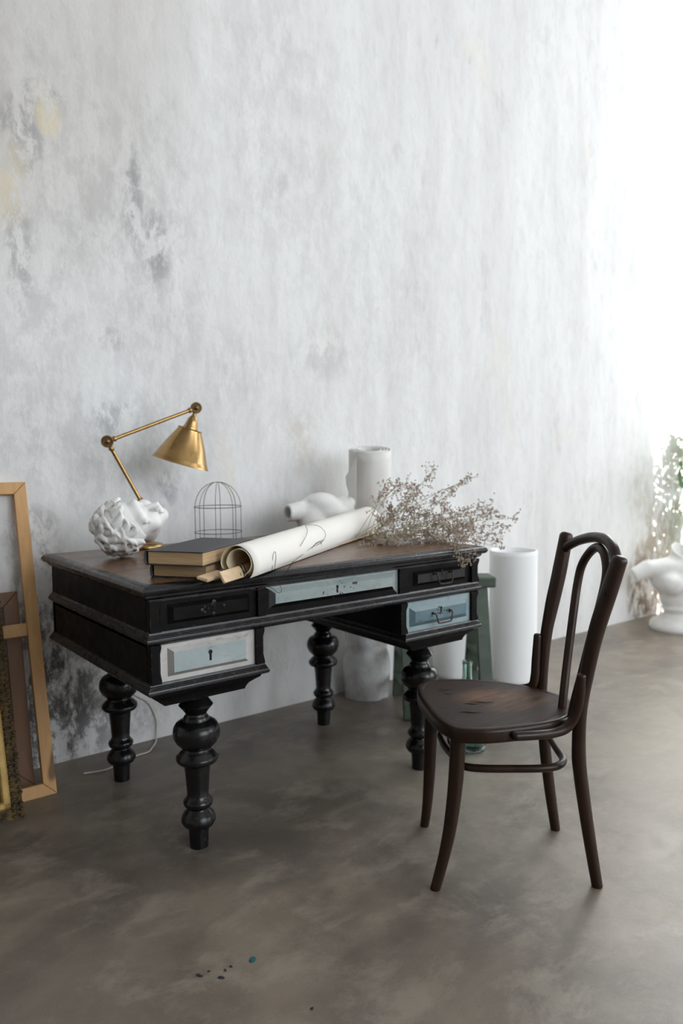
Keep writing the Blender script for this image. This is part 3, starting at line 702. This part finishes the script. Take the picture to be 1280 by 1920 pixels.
def thr(P):
    "lay the thread on the roll (a cylinder along sd), on the desk top, or hanging before the desk front"
    out = []
    for x,y,k in P:
        d = ray(x,y)
        t = (-.007-CAMP.y)/d.y
        if k == 0:
            t = (TZ+.0015-CAMP.z)/d.z
            for g_ in (1.0,1.05,1.1,1.15,1.2):
                c0 = Vector(sp(0, .045*g_-.004, .046*g_)); r_ = .0525*g_
                o_ = CAMP-c0; dp = d-sd*d.dot(sd); op = o_-sd*o_.dot(sd)
                A_, B_, C_ = dp.dot(dp), 2*dp.dot(op), op.dot(op)-r_*r_; disc_ = B_*B_-4*A_*C_
                if disc_ < 0: continue
                tt = (-B_-math.sqrt(disc_))/(2*A_); s_ = (CAMP+d*tt-F0).dot(sd)
                if abs(1+.2*s_/1.26-g_) < .03: t = min(t, tt); break
        out.append(tuple(CAMP+d*t))
    return out
b = MB()
for P in (thread_pts_a, thread_pts_b, thread_pts_c): b.tube(crom(thr(P),5), .00075, 5)
o = b.build('black_thread', M_THREAD, None, smooth=60, origin=(.55,.06,TZ)); tag(o, 'loose tangle of black thread trailing over the scroll and desk edge', 'thread')

# ------------------------------------------------------------------ brass lamp
LY = .78
lamp = thing('brass_desk_lamp', (.345,LY,TZ), 'jointed brass desk lamp with conical shade reaching over the desk', 'lamp')
base = Vector((.345,LY,.972)); elbow = Vector((.216,LY,1.207)); tip = Vector((.564,LY,1.334))
b = MB(); b.lathe([(.066,0),(.068,.004),(.067,.010),(.060,.016),(.035,.022),(.018,.030),(.012,.040)], (.345,LY,TZ), 36); b.build('base', M_BRASS, lamp, smooth=50)
b = MB(); b.lathe([(.008,.03),(.008,.12),(.012,.125),(.012,.135),(.008,.14),(.008,.150)], (.345,LY,TZ), 18); b.build('stem', M_BRASS, lamp, smooth=50)
M_BRASSD = mat_plain('dark_brass', (.16,.095,.045), (.26,.165,.08), .35, 40, .1, metal=1.0)
toc = (CAMP-Vector((.35,LY,1.2))); toc.z = 0; toc.normalize()
def disc(p, r, name):
    q = toc.to_track_quat('Z','Y').to_matrix(); b = MB()
    b.lathe([(r*.6,-.014),(r,-.010),(r,.008),(r*.92,.011),(r*.72,.011),(r*.66,.007),(r*.45,.007),(r*.42,.012),(r*.22,.015),(r*.2,.016),(r*.1,.017)], tuple(p), 28, M=q)
    b.build(name, M_BRASSD, lamp, smooth=40)
disc(base, .018, 'joint'); disc(elbow, .0215, 'joint'); disc(tip, .0215, 'joint')
for a, c, sh in ((base,elbow,.93), (elbow,tip,.93)):
    d = (c-a).normalized(); q = d.to_track_quat('Z','Y').to_matrix(); Ln = (c-a).length; r = .0068
    b = MB(); b.lathe([(.006,.016),(.0075,.020),(.0105,.026),(.0105,.030),(.0075,.033),(r,.038),(r,Ln-.040),(.0075,Ln-.034),(.0105,Ln-.031),(.0105,Ln-.027),(.0075,Ln-.021),(.006,Ln-.017)], tuple(a), 18, M=q); b.build('arm', M_BRASS, lamp, smooth=45)
sa = (Vector((.512,LY+.036,1.1285))-tip).normalized(); q = sa.to_track_quat('Z','Y').to_matrix(); Ls = (Vector((.512,LY+.036,1.1285))-tip).length
b = MB(); b.lathe([(.007,.018),(.008,.030),(.012,.033),(.013,.037),(.017,.040),(.021,.055),(.026,.074),(.028,.078),(.028,.084)], tuple(tip), 28, M=q); b.build('socket', M_BRASS, lamp, smooth=45)
b = MB(); b.lathe([(.020,.083),(.044,.083),(.0465,.081),(.0475,.083),(.0455,.086),(.046,.090),(.075,.145),(.104,Ls-.004),(.109,Ls),(.110,Ls+.002),(.107,Ls+.001),(.073,.146),(.043,.090),(.020,.087)], tuple(tip), 48, M=q, caps=False); b.build('shade', M_BRASS, lamp, smooth=40)
b = MB(); b.lathe([(.012,.088),(.014,.100),(.024,.125),(.026,.140),(.020,.156),(.008,.163)], tuple(tip), 20, M=q); b.build('bulb', mat_plain('unlit_bulb',(.8,.78,.72),(.85,.83,.78),.2), lamp, smooth=60)

# ------------------------------------------------------------------ wire cage
cage = thing('wire_cloche', (.631,.75,TZ), 'small domed wire cage standing behind the books', 'cage')
R = .0875; cx, cy = .631, .75
for k in range(4):
    a = math.pi*k/4+.18; dx, dy = math.cos(a), math.sin(a)
    P = [(cx-R*dx,cy-R*dy,TZ),(cx-R*dx,cy-R*dy,.95)]+[(cx-R*dx*math.cos(t),cy-R*dy*math.cos(t),.955+.098*math.sin(t)) for t in np.linspace(0,math.pi,17)]+[(cx+R*dx,cy+R*dy,.95),(cx+R*dx,cy+R*dy,TZ)]
    b = MB(); b.tube(P, .0012, 6); b.build('bent_wire', M_WIRE, cage, smooth=60)
for z in (.861,.958):
    b = MB(); b.tube([(cx+(R+.003)*math.cos(t),cy+(R+.003)*math.sin(t),z) for t in np.linspace(0,2*math.pi,40,endpoint=False)], .0014, 6, closed=True); b.build('hoop', M_WIRE, cage, smooth=60)

# ------------------------------------------------------------------ plaster head lying on its back
HC = Vector((.205,.585,.925))
_R = Vector((.79,-.61,0)); _F = Vector((.61,.79,0)); _U = Vector((0,0,1))
hg = (_R*.72+_U*.66-_F*.38).normalized(); hh = (-_R*.5+_U*.05-_F*.86); hh = (hh-hg*hh.dot(hg)).normalized(); hs = hh.cross(hg)
sculpt = thing('plaster_sculpture', (HC.x,HC.y,TZ), 'white plaster cast of a curly haired head lying on the desk', 'sculpture')
s1 = SDF((-.20,-.15,-.14),(.16,.16,.14),.0032); s = s1
s.ell((.02,-.008,0),(.100,.092,.076),.01); s.ell((-.060,.026,0),(.088,.064,.060),.03); s.ell((-.128,.056,0),(.026,.024,.026),.02)
s.cap((.02,.084,-.03),(.02,.084,.03),.012,.012,.03)
for q in (-1,1):
    s.ell((-.016,.098,q*.034),(.017,.020,.020),.014,True); s.ell((-.019,.071,q*.033),(.012,.013,.015),.004)
    s.cap((-.002,.090,q*.014),(.004,.080,q*.050),.008,.007,.012); s.ell((-.058,.058,q*.044),(.026,.024,.020),.02)
    s.cap((-.010,.080,q*.022),(-.013,.076,q*.045),.004,.003,.004)
    s.ell((-.052,.104,q*.011),(.010,.009,.009),.006)
s.cap((.0,.092,0),(-.048,.118,0),.0085,.0125,.012)
s.cap((-.082,.096,-.016),(-.082,.096,.016),.0065,.0065,.006); s.cap((-.094,.093,-.013),(-.094,.093,.013),.007,.007,.006)
s.cap((-.088,.104,-.020),(-.088,.104,.020),.0022,.0022,.003,True)
s.cap((-.09,-.02,0),(-.15,-.040,0),.052,.054,.03); s.plane((-.140,0,0),(-1,-.15,0))
s2 = SDF((-.17,-.17,-.16),(.18,.17,.16),.0030); s = s2; hr = np.random.default_rng(11)
ctr = np.array([.022,-.014,0]); rad = np.array([.104,.096,.086])
s.ell(ctr,rad*1.02,.01)
s.ell((-.085,.085,0),(.125,.080,.12),.012,True)
seeds = []; tries = 0
while len(seeds) < 120 and tries < 6000:
    tries += 1
    d = hr.normal(size=3); d /= np.linalg.norm(d)
    if d[1] > .28+.42*d[0] or d[0] < -.72: continue
    if any(d @ q > .968 for q in seeds): continue
    seeds.append(d)
crown = np.array([.75,-.66,.0])
for d in seeds:
    # wavy locks that sweep away from the crown and curl at their ends
    w = d-crown*(d @ crown)
    if np.linalg.norm(w) < .1: w = np.cross(d,[0,0,1.])
    T = w-d*(w @ d); T /= np.linalg.norm(T); sw = hr.choice([-1,1]); turn = hr.uniform(2.2,4.2)*sw
    B = np.cross(d,T); ang = hr.uniform(-.9,.9); p_ = d.copy(); step = hr.uniform(.055,.080); n = 12
    for strand in (-2,-1,0,1,2):
        q_ = d+B*strand*.050; q_ /= np.linalg.norm(q_); a_ = ang+strand*.03; prev = None
        for k in range(n):
            f = k/(n-1); r = (.0050-.0022*f); hgt = .005+.012*math.sin(f*math.pi*.85)-.0016*strand*strand+.0015*hr.random()
            p = ctr+rad*q_+q_/np.linalg.norm(q_)*hgt
            if prev is not None: s.cap(prev[0],p,prev[1],r,.0016)
            prev = (p,r); a_ += turn*(.15+.85*f)/n*1.6
            t0 = T-q_*(T @ q_); t0 /= np.linalg.norm(t0); b0 = np.cross(q_,t0)
            q_ = q_+(t0*math.cos(a_)+b0*math.sin(a_))*step*(1.1-.5*f); q_ /= np.linalg.norm(q_)
zmin = min((sd_.mesh()[0] @ np.array([hh,hg,hs]))[:,2].min() for sd_ in (s1,s2))
HC.z = TZ+.0006-zmin
HC.z = TZ+.0006-zmin*.9
HM = Matrix(((hh.x*.9,hg.x*.9,hs.x*.9,HC.x),(hh.y*.9,hg.y*.9,hs.y*.9,HC.y),(hh.z*.9,hg.z*.9,hs.z*.9,HC.z),(0,0,0,1)))
sdf_obj('face', s1, M_PLASTER, sculpt, HM, 2)
sdf_obj('curly_hair', s2, M_PLASTER, sculpt, HM, 0)

# ------------------------------------------------------------------ hollow plaster fragment behind the scroll
cast = thing('plaster_fragment', (1.12,.70,TZ), 'hollow white plaster body cast lying on its side behind the scroll', 'sculpture')
s = SDF((.90,.58,.815),(1.42,.862,1.03),.004)
s.ell((1.14,.765,.900),(.115,.085,.080),.03); s.ell((1.115,.745,.950),(.072,.066,.042),.03); s.ell((1.235,.775,.890),(.078,.066,.064),.04)
s.ell((1.240,.765,.948),(.028,.030,.026),.014); s.ell((1.283,.765,.942),(.028,.030,.026),.012)
s.cap((1.07,.758,.925),(.965,.758,.915),.045,.036,.02); s.ell((1.05,.705,.862),(.055,.045,.042),.02); s.ell((1.06,.750,.882),(.05,.06,.06),.02)
s.cap((1.04,.758,.920),(.92,.758,.912),.024,.024,.003,True); s.ell((1.025,.720,.962),(.022,.020,.016),.004,True); s.plane((.955,.758,.915),(-1,.1,0)); s.plane((1.1,.7,.8205),(0,0,-1))
sdf_obj('body_cast', s, M_PLASTER, cast, None, 3)

# ------------------------------------------------------------------ plaster torso on the floor at the right
BW = Vector((.79,-.61,0)); BF = Vector((-.61,-.79,0)); BC = Vector((3.965,.690,0))
BM = Matrix(((BW.x,BF.x,0,BC.x),(BW.y,BF.y,0,BC.y),(0,0,1,0),(0,0,0,1)))
torso = thing('plaster_torso', tuple(BC), 'white headless plaster torso on a round socle by the wall', 'sculpture')
s = SDF((-.36,-.20,.08),(.36,.22,.60),.007)
s.ell((0,0,.33),(.20,.11,.13),.03); s.ell((0,-.005,.395),(.27,.095,.07),.04); s.ell((0,0,.20),(.13,.09,.10),.04)
for q in (-1,1):
    s.ell((q*.095,.085,.305),(.075,.065,.068),.03); s.cap((q*.22,.0,.392),(q*.310,.01,.352),.054,.046,.03)
    s.plane((q*.318,0,.350),(q*.93,0,-.36))
s.cap((0,0,.42),(0.01,-.01,.54),.075,.070,.03); s.plane((.0,0,.512),(.15,.55,.95)); s.cap((0,0,.45),(0.01,-.01,.60),.055,.058,.004,True)
sdf_obj('torso_cast', s, M_PLASTER, torso, BM, 2)
b = MB(); b.lathe([(.198,0),(.205,.012),(.203,.030),(.190,.052),(.155,.066),(.125,.085),(.105,.105),(.112,.125),(.125,.135),(.115,.150)], tuple(BC), 40, sx=1.0, sy=.9); b.build('socle', M_PLASTER, torso, smooth=50)

# ------------------------------------------------------------------ paper rolls standing on the floor
def spiral_roll(name, c, r, h, turns, label, mat, group=None, gap=None, r0=.03, a_end=0.0, flap=None, lean=None, wall=.0035, cw=1):
    t = thing(name, (c[0],c[1],0), label, 'paper roll', group)
    n = int(turns*40); A = []
    for i in range(n+1):
        f = i/n; a = a_end-cw*(1-f)*turns*2*math.pi; rr2 = r0+(r-r0)*f; A.append((rr2*math.cos(a), rr2*math.sin(a)))
    if flap:
        dx, dy = A[-1][0]-A[-2][0], A[-1][1]-A[-2][1]; q = math.hypot(dx,dy); dx/=q; dy/=q
        for k in range(1,9): A.append((A[n][0]+dx*flap*k/8, A[n][1]+dy*flap*k/8))
    b = MB(); nz = 28; rows = []
    def LM(x, y, z):
        if not lean: return (x,y,z)
        ax = Vector((-lean[1],lean[0],0)); Rm = Matrix.Rotation(math.hypot(*lean), 3, ax.normalized()); v = Rm @ Vector((x-c[0],y-c[1],z)); return (v.x+c[0],v.y+c[1],v.z+r*math.hypot(*lean))
    for j in range(nz+1):
        z = h*j/nz; row = []
        for i,(x,y) in enumerate(A):
            zz = z
            if flap and i > n-4: 
                k = (i-n)/8.
                tear = .25+.75*max(0, noise.noise((z*9,3.1,0))+.35)
                if z < h*.74: tear *= .06
                kk = min(1, max(k,0))*tear
                x = A[n][0]+dx*flap*kk; y = A[n][1]+dy*flap*kk; zz = z-.035*max(k,0)*(j/nz)**4
            row.append(LM(c[0]+x, c[1]+y, zz))
        rows.append(row)
    b.sheet(rows); b.build('rolled_paper', mat, t, solid=wall, smooth=180); return t
RC0 = (1.500,.918)
t = spiral_roll('paper_roll', RC0, .100, 1.175, 4.0, 'tall off-white paper roll with torn edge behind the desk', M_ROLLOLD, None, a_end=math.radians(-162), flap=.075, r0=.045, cw=-1, lean=(-.095,-.142))
b = MB(); rows = []
for i in range(40):
    z = .002+.50*i/39; row = []
    for k in range(60):
        a = 2*math.pi*k/60; rad = .104+.010*max(0,1-((z-.13)/.12)**2)*(.6+.4*math.cos(a+2.2))+.009*noise.noise((math.cos(a)*2,math.sin(a)*2,z*9))-.010*math.exp(-((z-.25)/.03)**2)
        row.append((RC0[0]-.095*z+rad*math.cos(a), min(RC0[1]-.142*z+rad*math.sin(a),1.018), z))
    rows.append(row)
b.sheet(rows, closed=True); o = b.build('plastic_wrap', M_PLASTIC, t, smooth=180); tag(o, 'crumpled translucent plastic film round the foot of the roll')
spiral_roll('paper_roll', (2.235,.640), .1185, .665, 3.0, 'broad clean white paper roll standing free right of the trestle', M_ROLL, r0=.108, a_end=math.radians(-30), wall=.003)
spiral_roll('paper_roll', (2.075,.885), .118, .60, 3.0, 'white paper roll standing behind the green trestle legs', M_ROLL, r0=.106, a_end=math.radians(10), wall=.003)

# ------------------------------------------------------------------ green trestle
TA = Vector((1.500,.692,0)); TB = Vector((1.835,.470,0)); td = (TB-TA).normalized(); tn = Vector((-td.y,td.x,0))
trestle = thing('green_trestle', tuple((TA+TB)/2), 'green painted wooden trestle standing behind the right end of the desk', 'trestle')
def bar(p, q, w, t, upv, name, mat, par, bev=.003):
    p = Vector(p); q = Vector(q); d = (q-p).normalized(); e = Vector(upv); e = (e-d*e.dot(d)).normalized(); f = d.cross(e); Ln = (q-p).length
    Mx = Matrix(((d.x,e.x,f.x,p.x),(d.y,e.y,f.y,p.y),(d.z,e.z,f.z,p.z),(0,0,0,1)))
    b = MB(); b.box((0,-w/2,-t/2),(Ln,w/2,t/2),0,Mx); return b.build(name, mat, par, smooth=0, bevel=bev)
TH = .600
bar(TA-td*.04+Vector((0,0,TH-.024)), TB+td*.035+Vector((0,0,TH-.024)), .13, .048, tn, 'top_board', M_GREEN, trestle, .008)
for Cn in (TA+td*.03, TB-td*.03):
    feet = []
    for q in (-1,1):
        ft = Cn+tn*(.172*q); tp = Cn+tn*(.035*q)+Vector((0,0,TH-.05)); feet.append((ft,tp))
        bar(ft, tp, .058, .032, td, 'leg', M_GREEN, trestle)
    for z in (.115,.255):
        f = z/(TH-.05); a = feet[0][0].lerp(feet[0][1],f); c = feet[1][0].lerp(feet[1][1],f)
        bar(a, c, .060, .022, td, 'crosspiece', M_GREEN, trestle)

# ------------------------------------------------------------------ green glass bottle
b = MB(); outer = [(.0,.003),(.060,.0),(.074,.006),(.079,.020),(.079,.150),(.076,.185),(.062,.222),(.038,.250),(.0215,.268),(.0185,.285),(.0180,.330),(.0205,.333),(.0215,.340),(.0205,.346),(.0165,.347)]
inner = [(.0145,.345),(.0145,.286),(.0175,.268),(.034,.248),(.058,.220),(.072,.184),(.075,.150),(.075,.022),(.068,.011),(.0,.018)]
b.lathe(outer+inner, (1.392,.165,0), 40, caps=False)
o = b.build('glass_bottle', M_GLASS, None, smooth=60, origin=(1.392,.165,0)); tag(o, 'large green glass bottle on the floor beyond the chair', 'bottle')

# ------------------------------------------------------------------ frames leaning at the left
def frame(name, x_right, width, y0, h, lean, z_ok, bw, th, mat, label, rail=None, panel=None, inner=None, tilt=0):
    ca, sa_ = math.cos(lean), math.sin(lean)
    Mx = Matrix.Translation((x_right,y0,0)) @ Matrix.Rotation(-lean,4,'X') @ Matrix.Rotation(tilt,4,'Z')
    t = thing(name, (x_right-width/2,y0,0), label, 'picture frame')
    def bx(lo, hi, nm, m, bev=.003):
        b = MB(); b.box(lo,hi,0,Mx); return b.build(nm, m, t, smooth=0, bevel=bev)
    z0 = 0.0
    def poly(ps, nm, m):
        b = MB(); n = len(ps); vs = [tuple(Mx @ Vector((x,0,z))) for x,z in ps]+[tuple(Mx @ Vector((x,th,z))) for x,z in ps]
        b.add(vs, [tuple(range(n)), tuple(reversed(range(n,2*n)))]+[(k,n+k,n+(k+1)%n,(k+1)%n) for k in range(n)]); return b.build(nm, m, t, smooth=0, bevel=.002)
    g = .0006
    poly([(0,z0+g),(0,z0+h-g),(-bw,z0+h-bw-g),(-bw,z0+bw+g)], 'stile', mat)
    poly([(-width,z0+h-g),(-width,z0+g),(-width+bw,z0+bw+g),(-width+bw,z0+h-bw-g)], 'stile', mat)
    poly([(-width+g,z0),(-g,z0),(-bw-g,z0+bw),(-width+bw+g,z0+bw)], 'rail', mat)
    poly([(-g,z0+h),(-width+g,z0+h),(-width+bw+g,z0+h-bw),(-bw-g,z0+h-bw)], 'rail', mat)
    if rail: bx((-width+bw,.003,rail),(-bw,th-.001,rail+bw*1.05), 'cross_rail', mat)
    if panel: bx((-width+bw-.004,th*.5,bw-.004),(-bw+.004,th*.7,h-bw+.004), 'canvas', panel, 0)
    if inner:
        b = MB()
        for lo,hi in (((-bw-.030,-.012,bw),(-bw,th*.4,h-bw)),((-width+bw,-.012,bw),(-width+bw+.03,th*.4,h-bw)),((-width+bw,-.012,bw),(-bw,th*.4,bw+.03)),((-width+bw,-.012,h-bw-.03),(-bw,th*.4,h-bw))): b.box(lo,hi,0,Mx)
        b.build('gilt_slip', inner, t, smooth=0, bevel=.008)
    return t, Mx
frame('stretcher_frame', -.006, .52, .764, 1.092, .215, 0, .043, .022, M_PINE, 'tall pale pine stretcher frame with cross rail leaning on the wall', rail=.548)
frame('stretcher_frame', -.048, .40, .872, .688, .185, 0, .052, .020, M_OAK, 'low dark brown wooden frame leaning behind the pine frame')
t, Mx = frame('gilt_frame', -.146, .46, .650, .80, .272, 0, .036, .040, M_CARVE, 'ornate dark and gilt picture frame in front of the pine frame', panel=M_PICT, inner=M_GILT)
b = MB(); hr2 = random.Random(5)
for k in range(46):
    z = .012+k*.0172
    for x in (-.007,-.029):
        c = Mx @ Vector((x+hr2.uniform(-.003,.003), -.002, z)); b.lathe([(.002,-.006),(.007,-.004),(.0085,0),(.007,.004),(.002,.006)], tuple(c), 6)
b.build('carved_border', M_CARVE, t, smooth=40)

# ------------------------------------------------------------------ dried flowers
flow = thing('dried_flowers', (1.15,.30,TZ), 'loose bunch of dried greyish brown flowers over the right desk corner', 'dried flowers')
fr = random.Random(21)
tips = [(735,906,.42),(752,905,.44),(770,912,.40),(815,882,.36),(806,893,.35),(866,905,.30),(880,897,.28),(852,925,.30),(836,935,.32),(792,930,.38),(780,925,.42),(922,953,.26),(930,962,.24),(945,968,.20),(966,972,.18),(955,985,.18),(940,1002,.16),(944,1028,.15),(930,1015,.17),(905,965,.26),(905,990,.22),(885,975,.24),(865,960,.28),(842,962,.30),(725,962,.42),(716,985,.40),(720,1005,.34),(690,1018,.40),(700,1030,.26),(742,1028,.20),(752,950,.42),(770,962,.40),(795,968,.36),(815,975,.33),(830,990,.28),(850,1000,.24),(872,1010,.18),(868,1062,-.025),(876,1050,-.022),(862,1050,-.028),(893,1018,.14),(800,1000,.3),(778,990,.36),(755,985,.38),(735,975,.42),(760,1012,.26),(785,1018,.22),(815,1012,.2),(835,1022,.16),(850,1028,.12),(725,1028,.26),(745,1008,.30),(912,1008,.18),(890,1000,.2),(870,985,.22)]
flo = MB(); parts_n = 0
def floret(p, s):
    for k in range(3):
        d = Vector((fr.gauss(0,1),fr.gauss(0,1),fr.gauss(.4,1))).normalized(); e = d.orthogonal().normalized()*s*.42; f = d.cross(e)
        a = Vector(p); m = a+d*s*.6; flo.add([a,m+e,m-e*.5+f*.9,m-e*.5-f*.9,a+d*s],[(0,1,2),(0,2,3),(0,3,1),(4,2,1),(4,3,2),(4,1,3)])
for ti,(x,y,py) in enumerate(tips):
    d = ray(x,y); t = (py-CAMP.y)/d.y; tip_ = CAMP+d*t
    root = Vector((1.10+fr.uniform(-.10,.12), .33+fr.uniform(-.09,.09), TZ+.006+fr.uniform(0,.012)))
    if py < 0: root = Vector((1.28,.17,TZ+.02))
    mid = root.lerp(tip_,.55)+Vector((fr.gauss(0,.012),fr.gauss(0,.012),.02 if py > 0 else .06))
    P = [Vector(q) for q in crom([root, mid, tip_],7)]
    P = [Vector((q.x,q.y,max(q.z, TZ+.004) if (-.006 < q.y and q.x < W+.006) else q.z)) for q in P]
    b = MB(); b.tube(P, [.0013,.0010,.0006], 5)
    nb = fr.randint(7,10); Lm = (tip_-root).length
    for k in range(nb):
        f = .42+.58*(k+fr.random()*.6)/nb; i = min(int(f*(len(P)-1)), len(P)-2); p0 = P[i].lerp(P[i+1], f*(len(P)-1)-i)
        dd = ((P[-1]-P[0]).normalized()*.7+Vector((fr.gauss(0,.7),fr.gauss(0,.6),fr.gauss(.15,.6)))).normalized(); l = fr.uniform(.022,.055)
        p1 = p0+dd*l; p1.z = max(p1.z, TZ+.006) if (0 < p1.y < D and p1.x < W) else p1.z
        b.tube([p0,p0.lerp(p1,.5)+Vector((0,0,.003)),p1], [.0006,.0004], 4, round_end=False)
        for m in range(7):
            q = p0.lerp(p1, .45+.55*m/4)+Vector((fr.gauss(0,.0055),fr.gauss(0,.0055),fr.gauss(.002,.0055)))
            if 0 < q.y < D and q.x < W: q.z = max(q.z, TZ+.004)
            floret(q, fr.uniform(.0042,.0074))
    for m in range(4): floret(P[-1]+Vector((fr.gauss(0,.005),fr.gauss(0,.005),fr.gauss(0,.005))), .007)
    b.build('stem', M_STEM, flow, smooth=60)
o = flo.build('florets', M_FLORET, flow, smooth=0); tag(o, kind='stuff')

# ------------------------------------------------------------------ monstera just outside the frame
def leaf_mesh(n=70):
    b = MB(); idx = {}; V = []; Fc = []
    def inside(u, v):
        # u along the midrib 0..1, v across -1..1 (half width of the leaf)
        prof = (math.sin(math.pi*min(1,max(0,u))**.75)**.75)*.5 if 0 < u < 1 else 0
        av = abs(v)
        if av > prof: return False
        if av < .02: return True
        s = u+av*.55                                          # side veins slant forward
        ph = (s*6.5) % 1.0; fr_ = av/max(prof,.01)
        if fr_ > .50 and abs(ph-.5) < .10+.06*fr_ and .12 < u < .95: return False
        if .16 < fr_ < .38 and abs(ph-.5) < .13 and .15 < u < .85: return False
        return True
    for i in range(n):
        for j in range(n):
            u = (i+.5)/n; v = -.5+(j+.5)/n
            if not inside(u,v): continue
            q = []
            for di,dj in ((0,0),(1,0),(1,1),(0,1)):
                k = (i+di,j+dj)
                if k not in idx:
                    uu = k[0]/n; vv = -.5+k[1]/n; idx[k] = len(V); V.append((uu, vv, -.16*uu*uu-.25*vv*vv+.02*math.sin(uu*20)))
                q.append(idx[k])
            Fc.append(tuple(q))
    b.add(V,Fc); return b
lm = leaf_mesh(); pot_c = Vector((4.50,.40,0))
plant = thing('monstera_plant', tuple(pot_c), 'tall green split-leaved plant in a pot beside the window', 'plant')
b = MB(); b.lathe([(.10,0),(.135,.24),(.150,.24),(.152,.28),(.138,.28),(.13,.23)], tuple(pot_c), 28); b.build('pot', M_POT, plant, smooth=40)
b = MB(); b.lathe([(.13,.235),(.10,.245),(.03,.25)], tuple(pot_c), 20); b.build('soil', M_SOIL, plant, smooth=60)
lv = lm.build('leaf', M_LEAF, plant, smooth=180, solid=.0012); lmesh = lv.data
for v in lmesh.vertices: v.co += pot_c*1.0      # back to leaf space (build() subtracted the plant's place)
ts = Vector((.57,-1.0,.80)); lr = random.Random(4); leaves = []
for wx, wz in ((4.18,.95),(4.26,.55),(4.36,1.15),(4.40,.80),(4.46,.35),(4.50,1.05),(4.54,.65),(4.30,.20),(4.22,.72),(4.48,.55),(4.62,.30),(4.58,.90),(4.60,1.15),(4.44,.12),(4.34,.98),(4.42,.48)):
    k = min(lr.uniform(.36,.58), max(.14, (4.60-wx)/.57)); q = Vector((wx, YW, wz))+ts*k; dd = Vector((lr.uniform(-1,.6),lr.uniform(.0,.3),lr.uniform(-1,.5)))
    sz_ = lr.uniform(.30,.40)*(1 if k > .3 else .75); dd.normalize(); q.x = min(q.x, XR-.10-sz_*.5*max(.5,abs(dd.x))); leaves.append((tuple(q-dd*sz_*.45), tuple(dd), sz_))
leaves += [((3.86,.50,1.05),(-.8,.05,-.35),.24),((3.93,.56,2.40),(-.8,.0,-.5),.22)]
for k,(p,d,sz) in enumerate(leaves):
    o = lv if k == 0 else lv.copy()
    if k: COL.objects.link(o); o.parent = plant
    p = Vector(p); d = Vector(d).normalized(); up = Vector((.57,-1.0,.80)); up = (up-d*up.dot(d)).normalized(); e = up.cross(d)
    R3 = Matrix((d,e,up)).transposed().to_4x4(); o.matrix_local = Matrix.Translation(p-pot_c) @ R3 @ Matrix.Diagonal((sz,sz,sz,1))
    b = MB(); a = pot_c+Vector((fr.uniform(-.05,.05),fr.uniform(-.05,.05),.24)); m_ = a.lerp(p,.5)+Vector((0,0,.18)); b.tube(crom([a,m_,p],8), [.008,.006,.004], 7); b.build('petiole', M_LEAF, plant, smooth=60)

# ------------------------------------------------------------------ cable and floor crumbs
b = MB(); b.tube(crom([(.40,1.019,.60),(.36,1.019,.30),(.372,1.019,.218),(.44,1.019,.160),(.472,1.019,.088),(.470,1.012,.03),(.455,.985,.004),(.42,.94,.0035),(.387,.904,.0035),(.341,.898,.0035),(.26,.87,.0035),(.195,.843,.0035),(.12,.86,.0035)],8), .0032, 7)
o = b.build('cable', M_CABLE, None, smooth=60, origin=(.3,.9,0)); tag(o, 'thin pale cable running down the wall behind the desk', 'cable')
def chip(x, y, r, mat, label, grp=None, asp=.6, rot=0):
    b = MB(); n = 7; q = random.Random(int(x*1000)+int(y*777)); P = []
    for k in range(n):
        a = 2*math.pi*k/n; rr3 = r*q.uniform(.7,1.1); px_, py_ = rr3*math.cos(a), rr3*math.sin(a)*asp
        P.append((x+px_*math.cos(rot)-py_*math.sin(rot), y+px_*math.sin(rot)+py_*math.cos(rot)))
    b.prism(P, .0, .0022); o = b.build('paint_chip', mat, None, smooth=0, origin=(x,y,0)); tag(o, label, 'paint chip', grp)
def onfloor(x, y):
    d = ray(x,y); t = -CAMP.z/d.z; p = CAMP+d*t; return p.x, p.y
x,y = onfloor(474,1800); chip(x,y,.0105,M_CHIPTEAL,'teal paint chip alone on the bare floor in front',None,.8,.3)
x,y = onfloor(414,1834); chip(x,y,.0095,M_CHIPDARK,'long black paint chip left of the teal chip',None,.45,2.2)
for px_,py_,r,lb in ((374,1830,.0085,'dark crumb farthest left of the teal chip on the floor'),(391,1822,.004,'tiny dark crumb between the two left floor crumbs'),(422,1820,.005,'dark crumb just right of the long black chip'),(433,1813,.0045,'dark crumb nearest the teal chip on its left side')):
    x,y = onfloor(px_,py_); chip(x,y,r,M_CHIPDARK,lb,None,.5,fr.uniform(0,3))
x,y = onfloor(585,1892); chip(x,y,.006,M_CHIPDARK,'dark crumb nearest the bottom edge right of the teal chip',None,.5,.4)
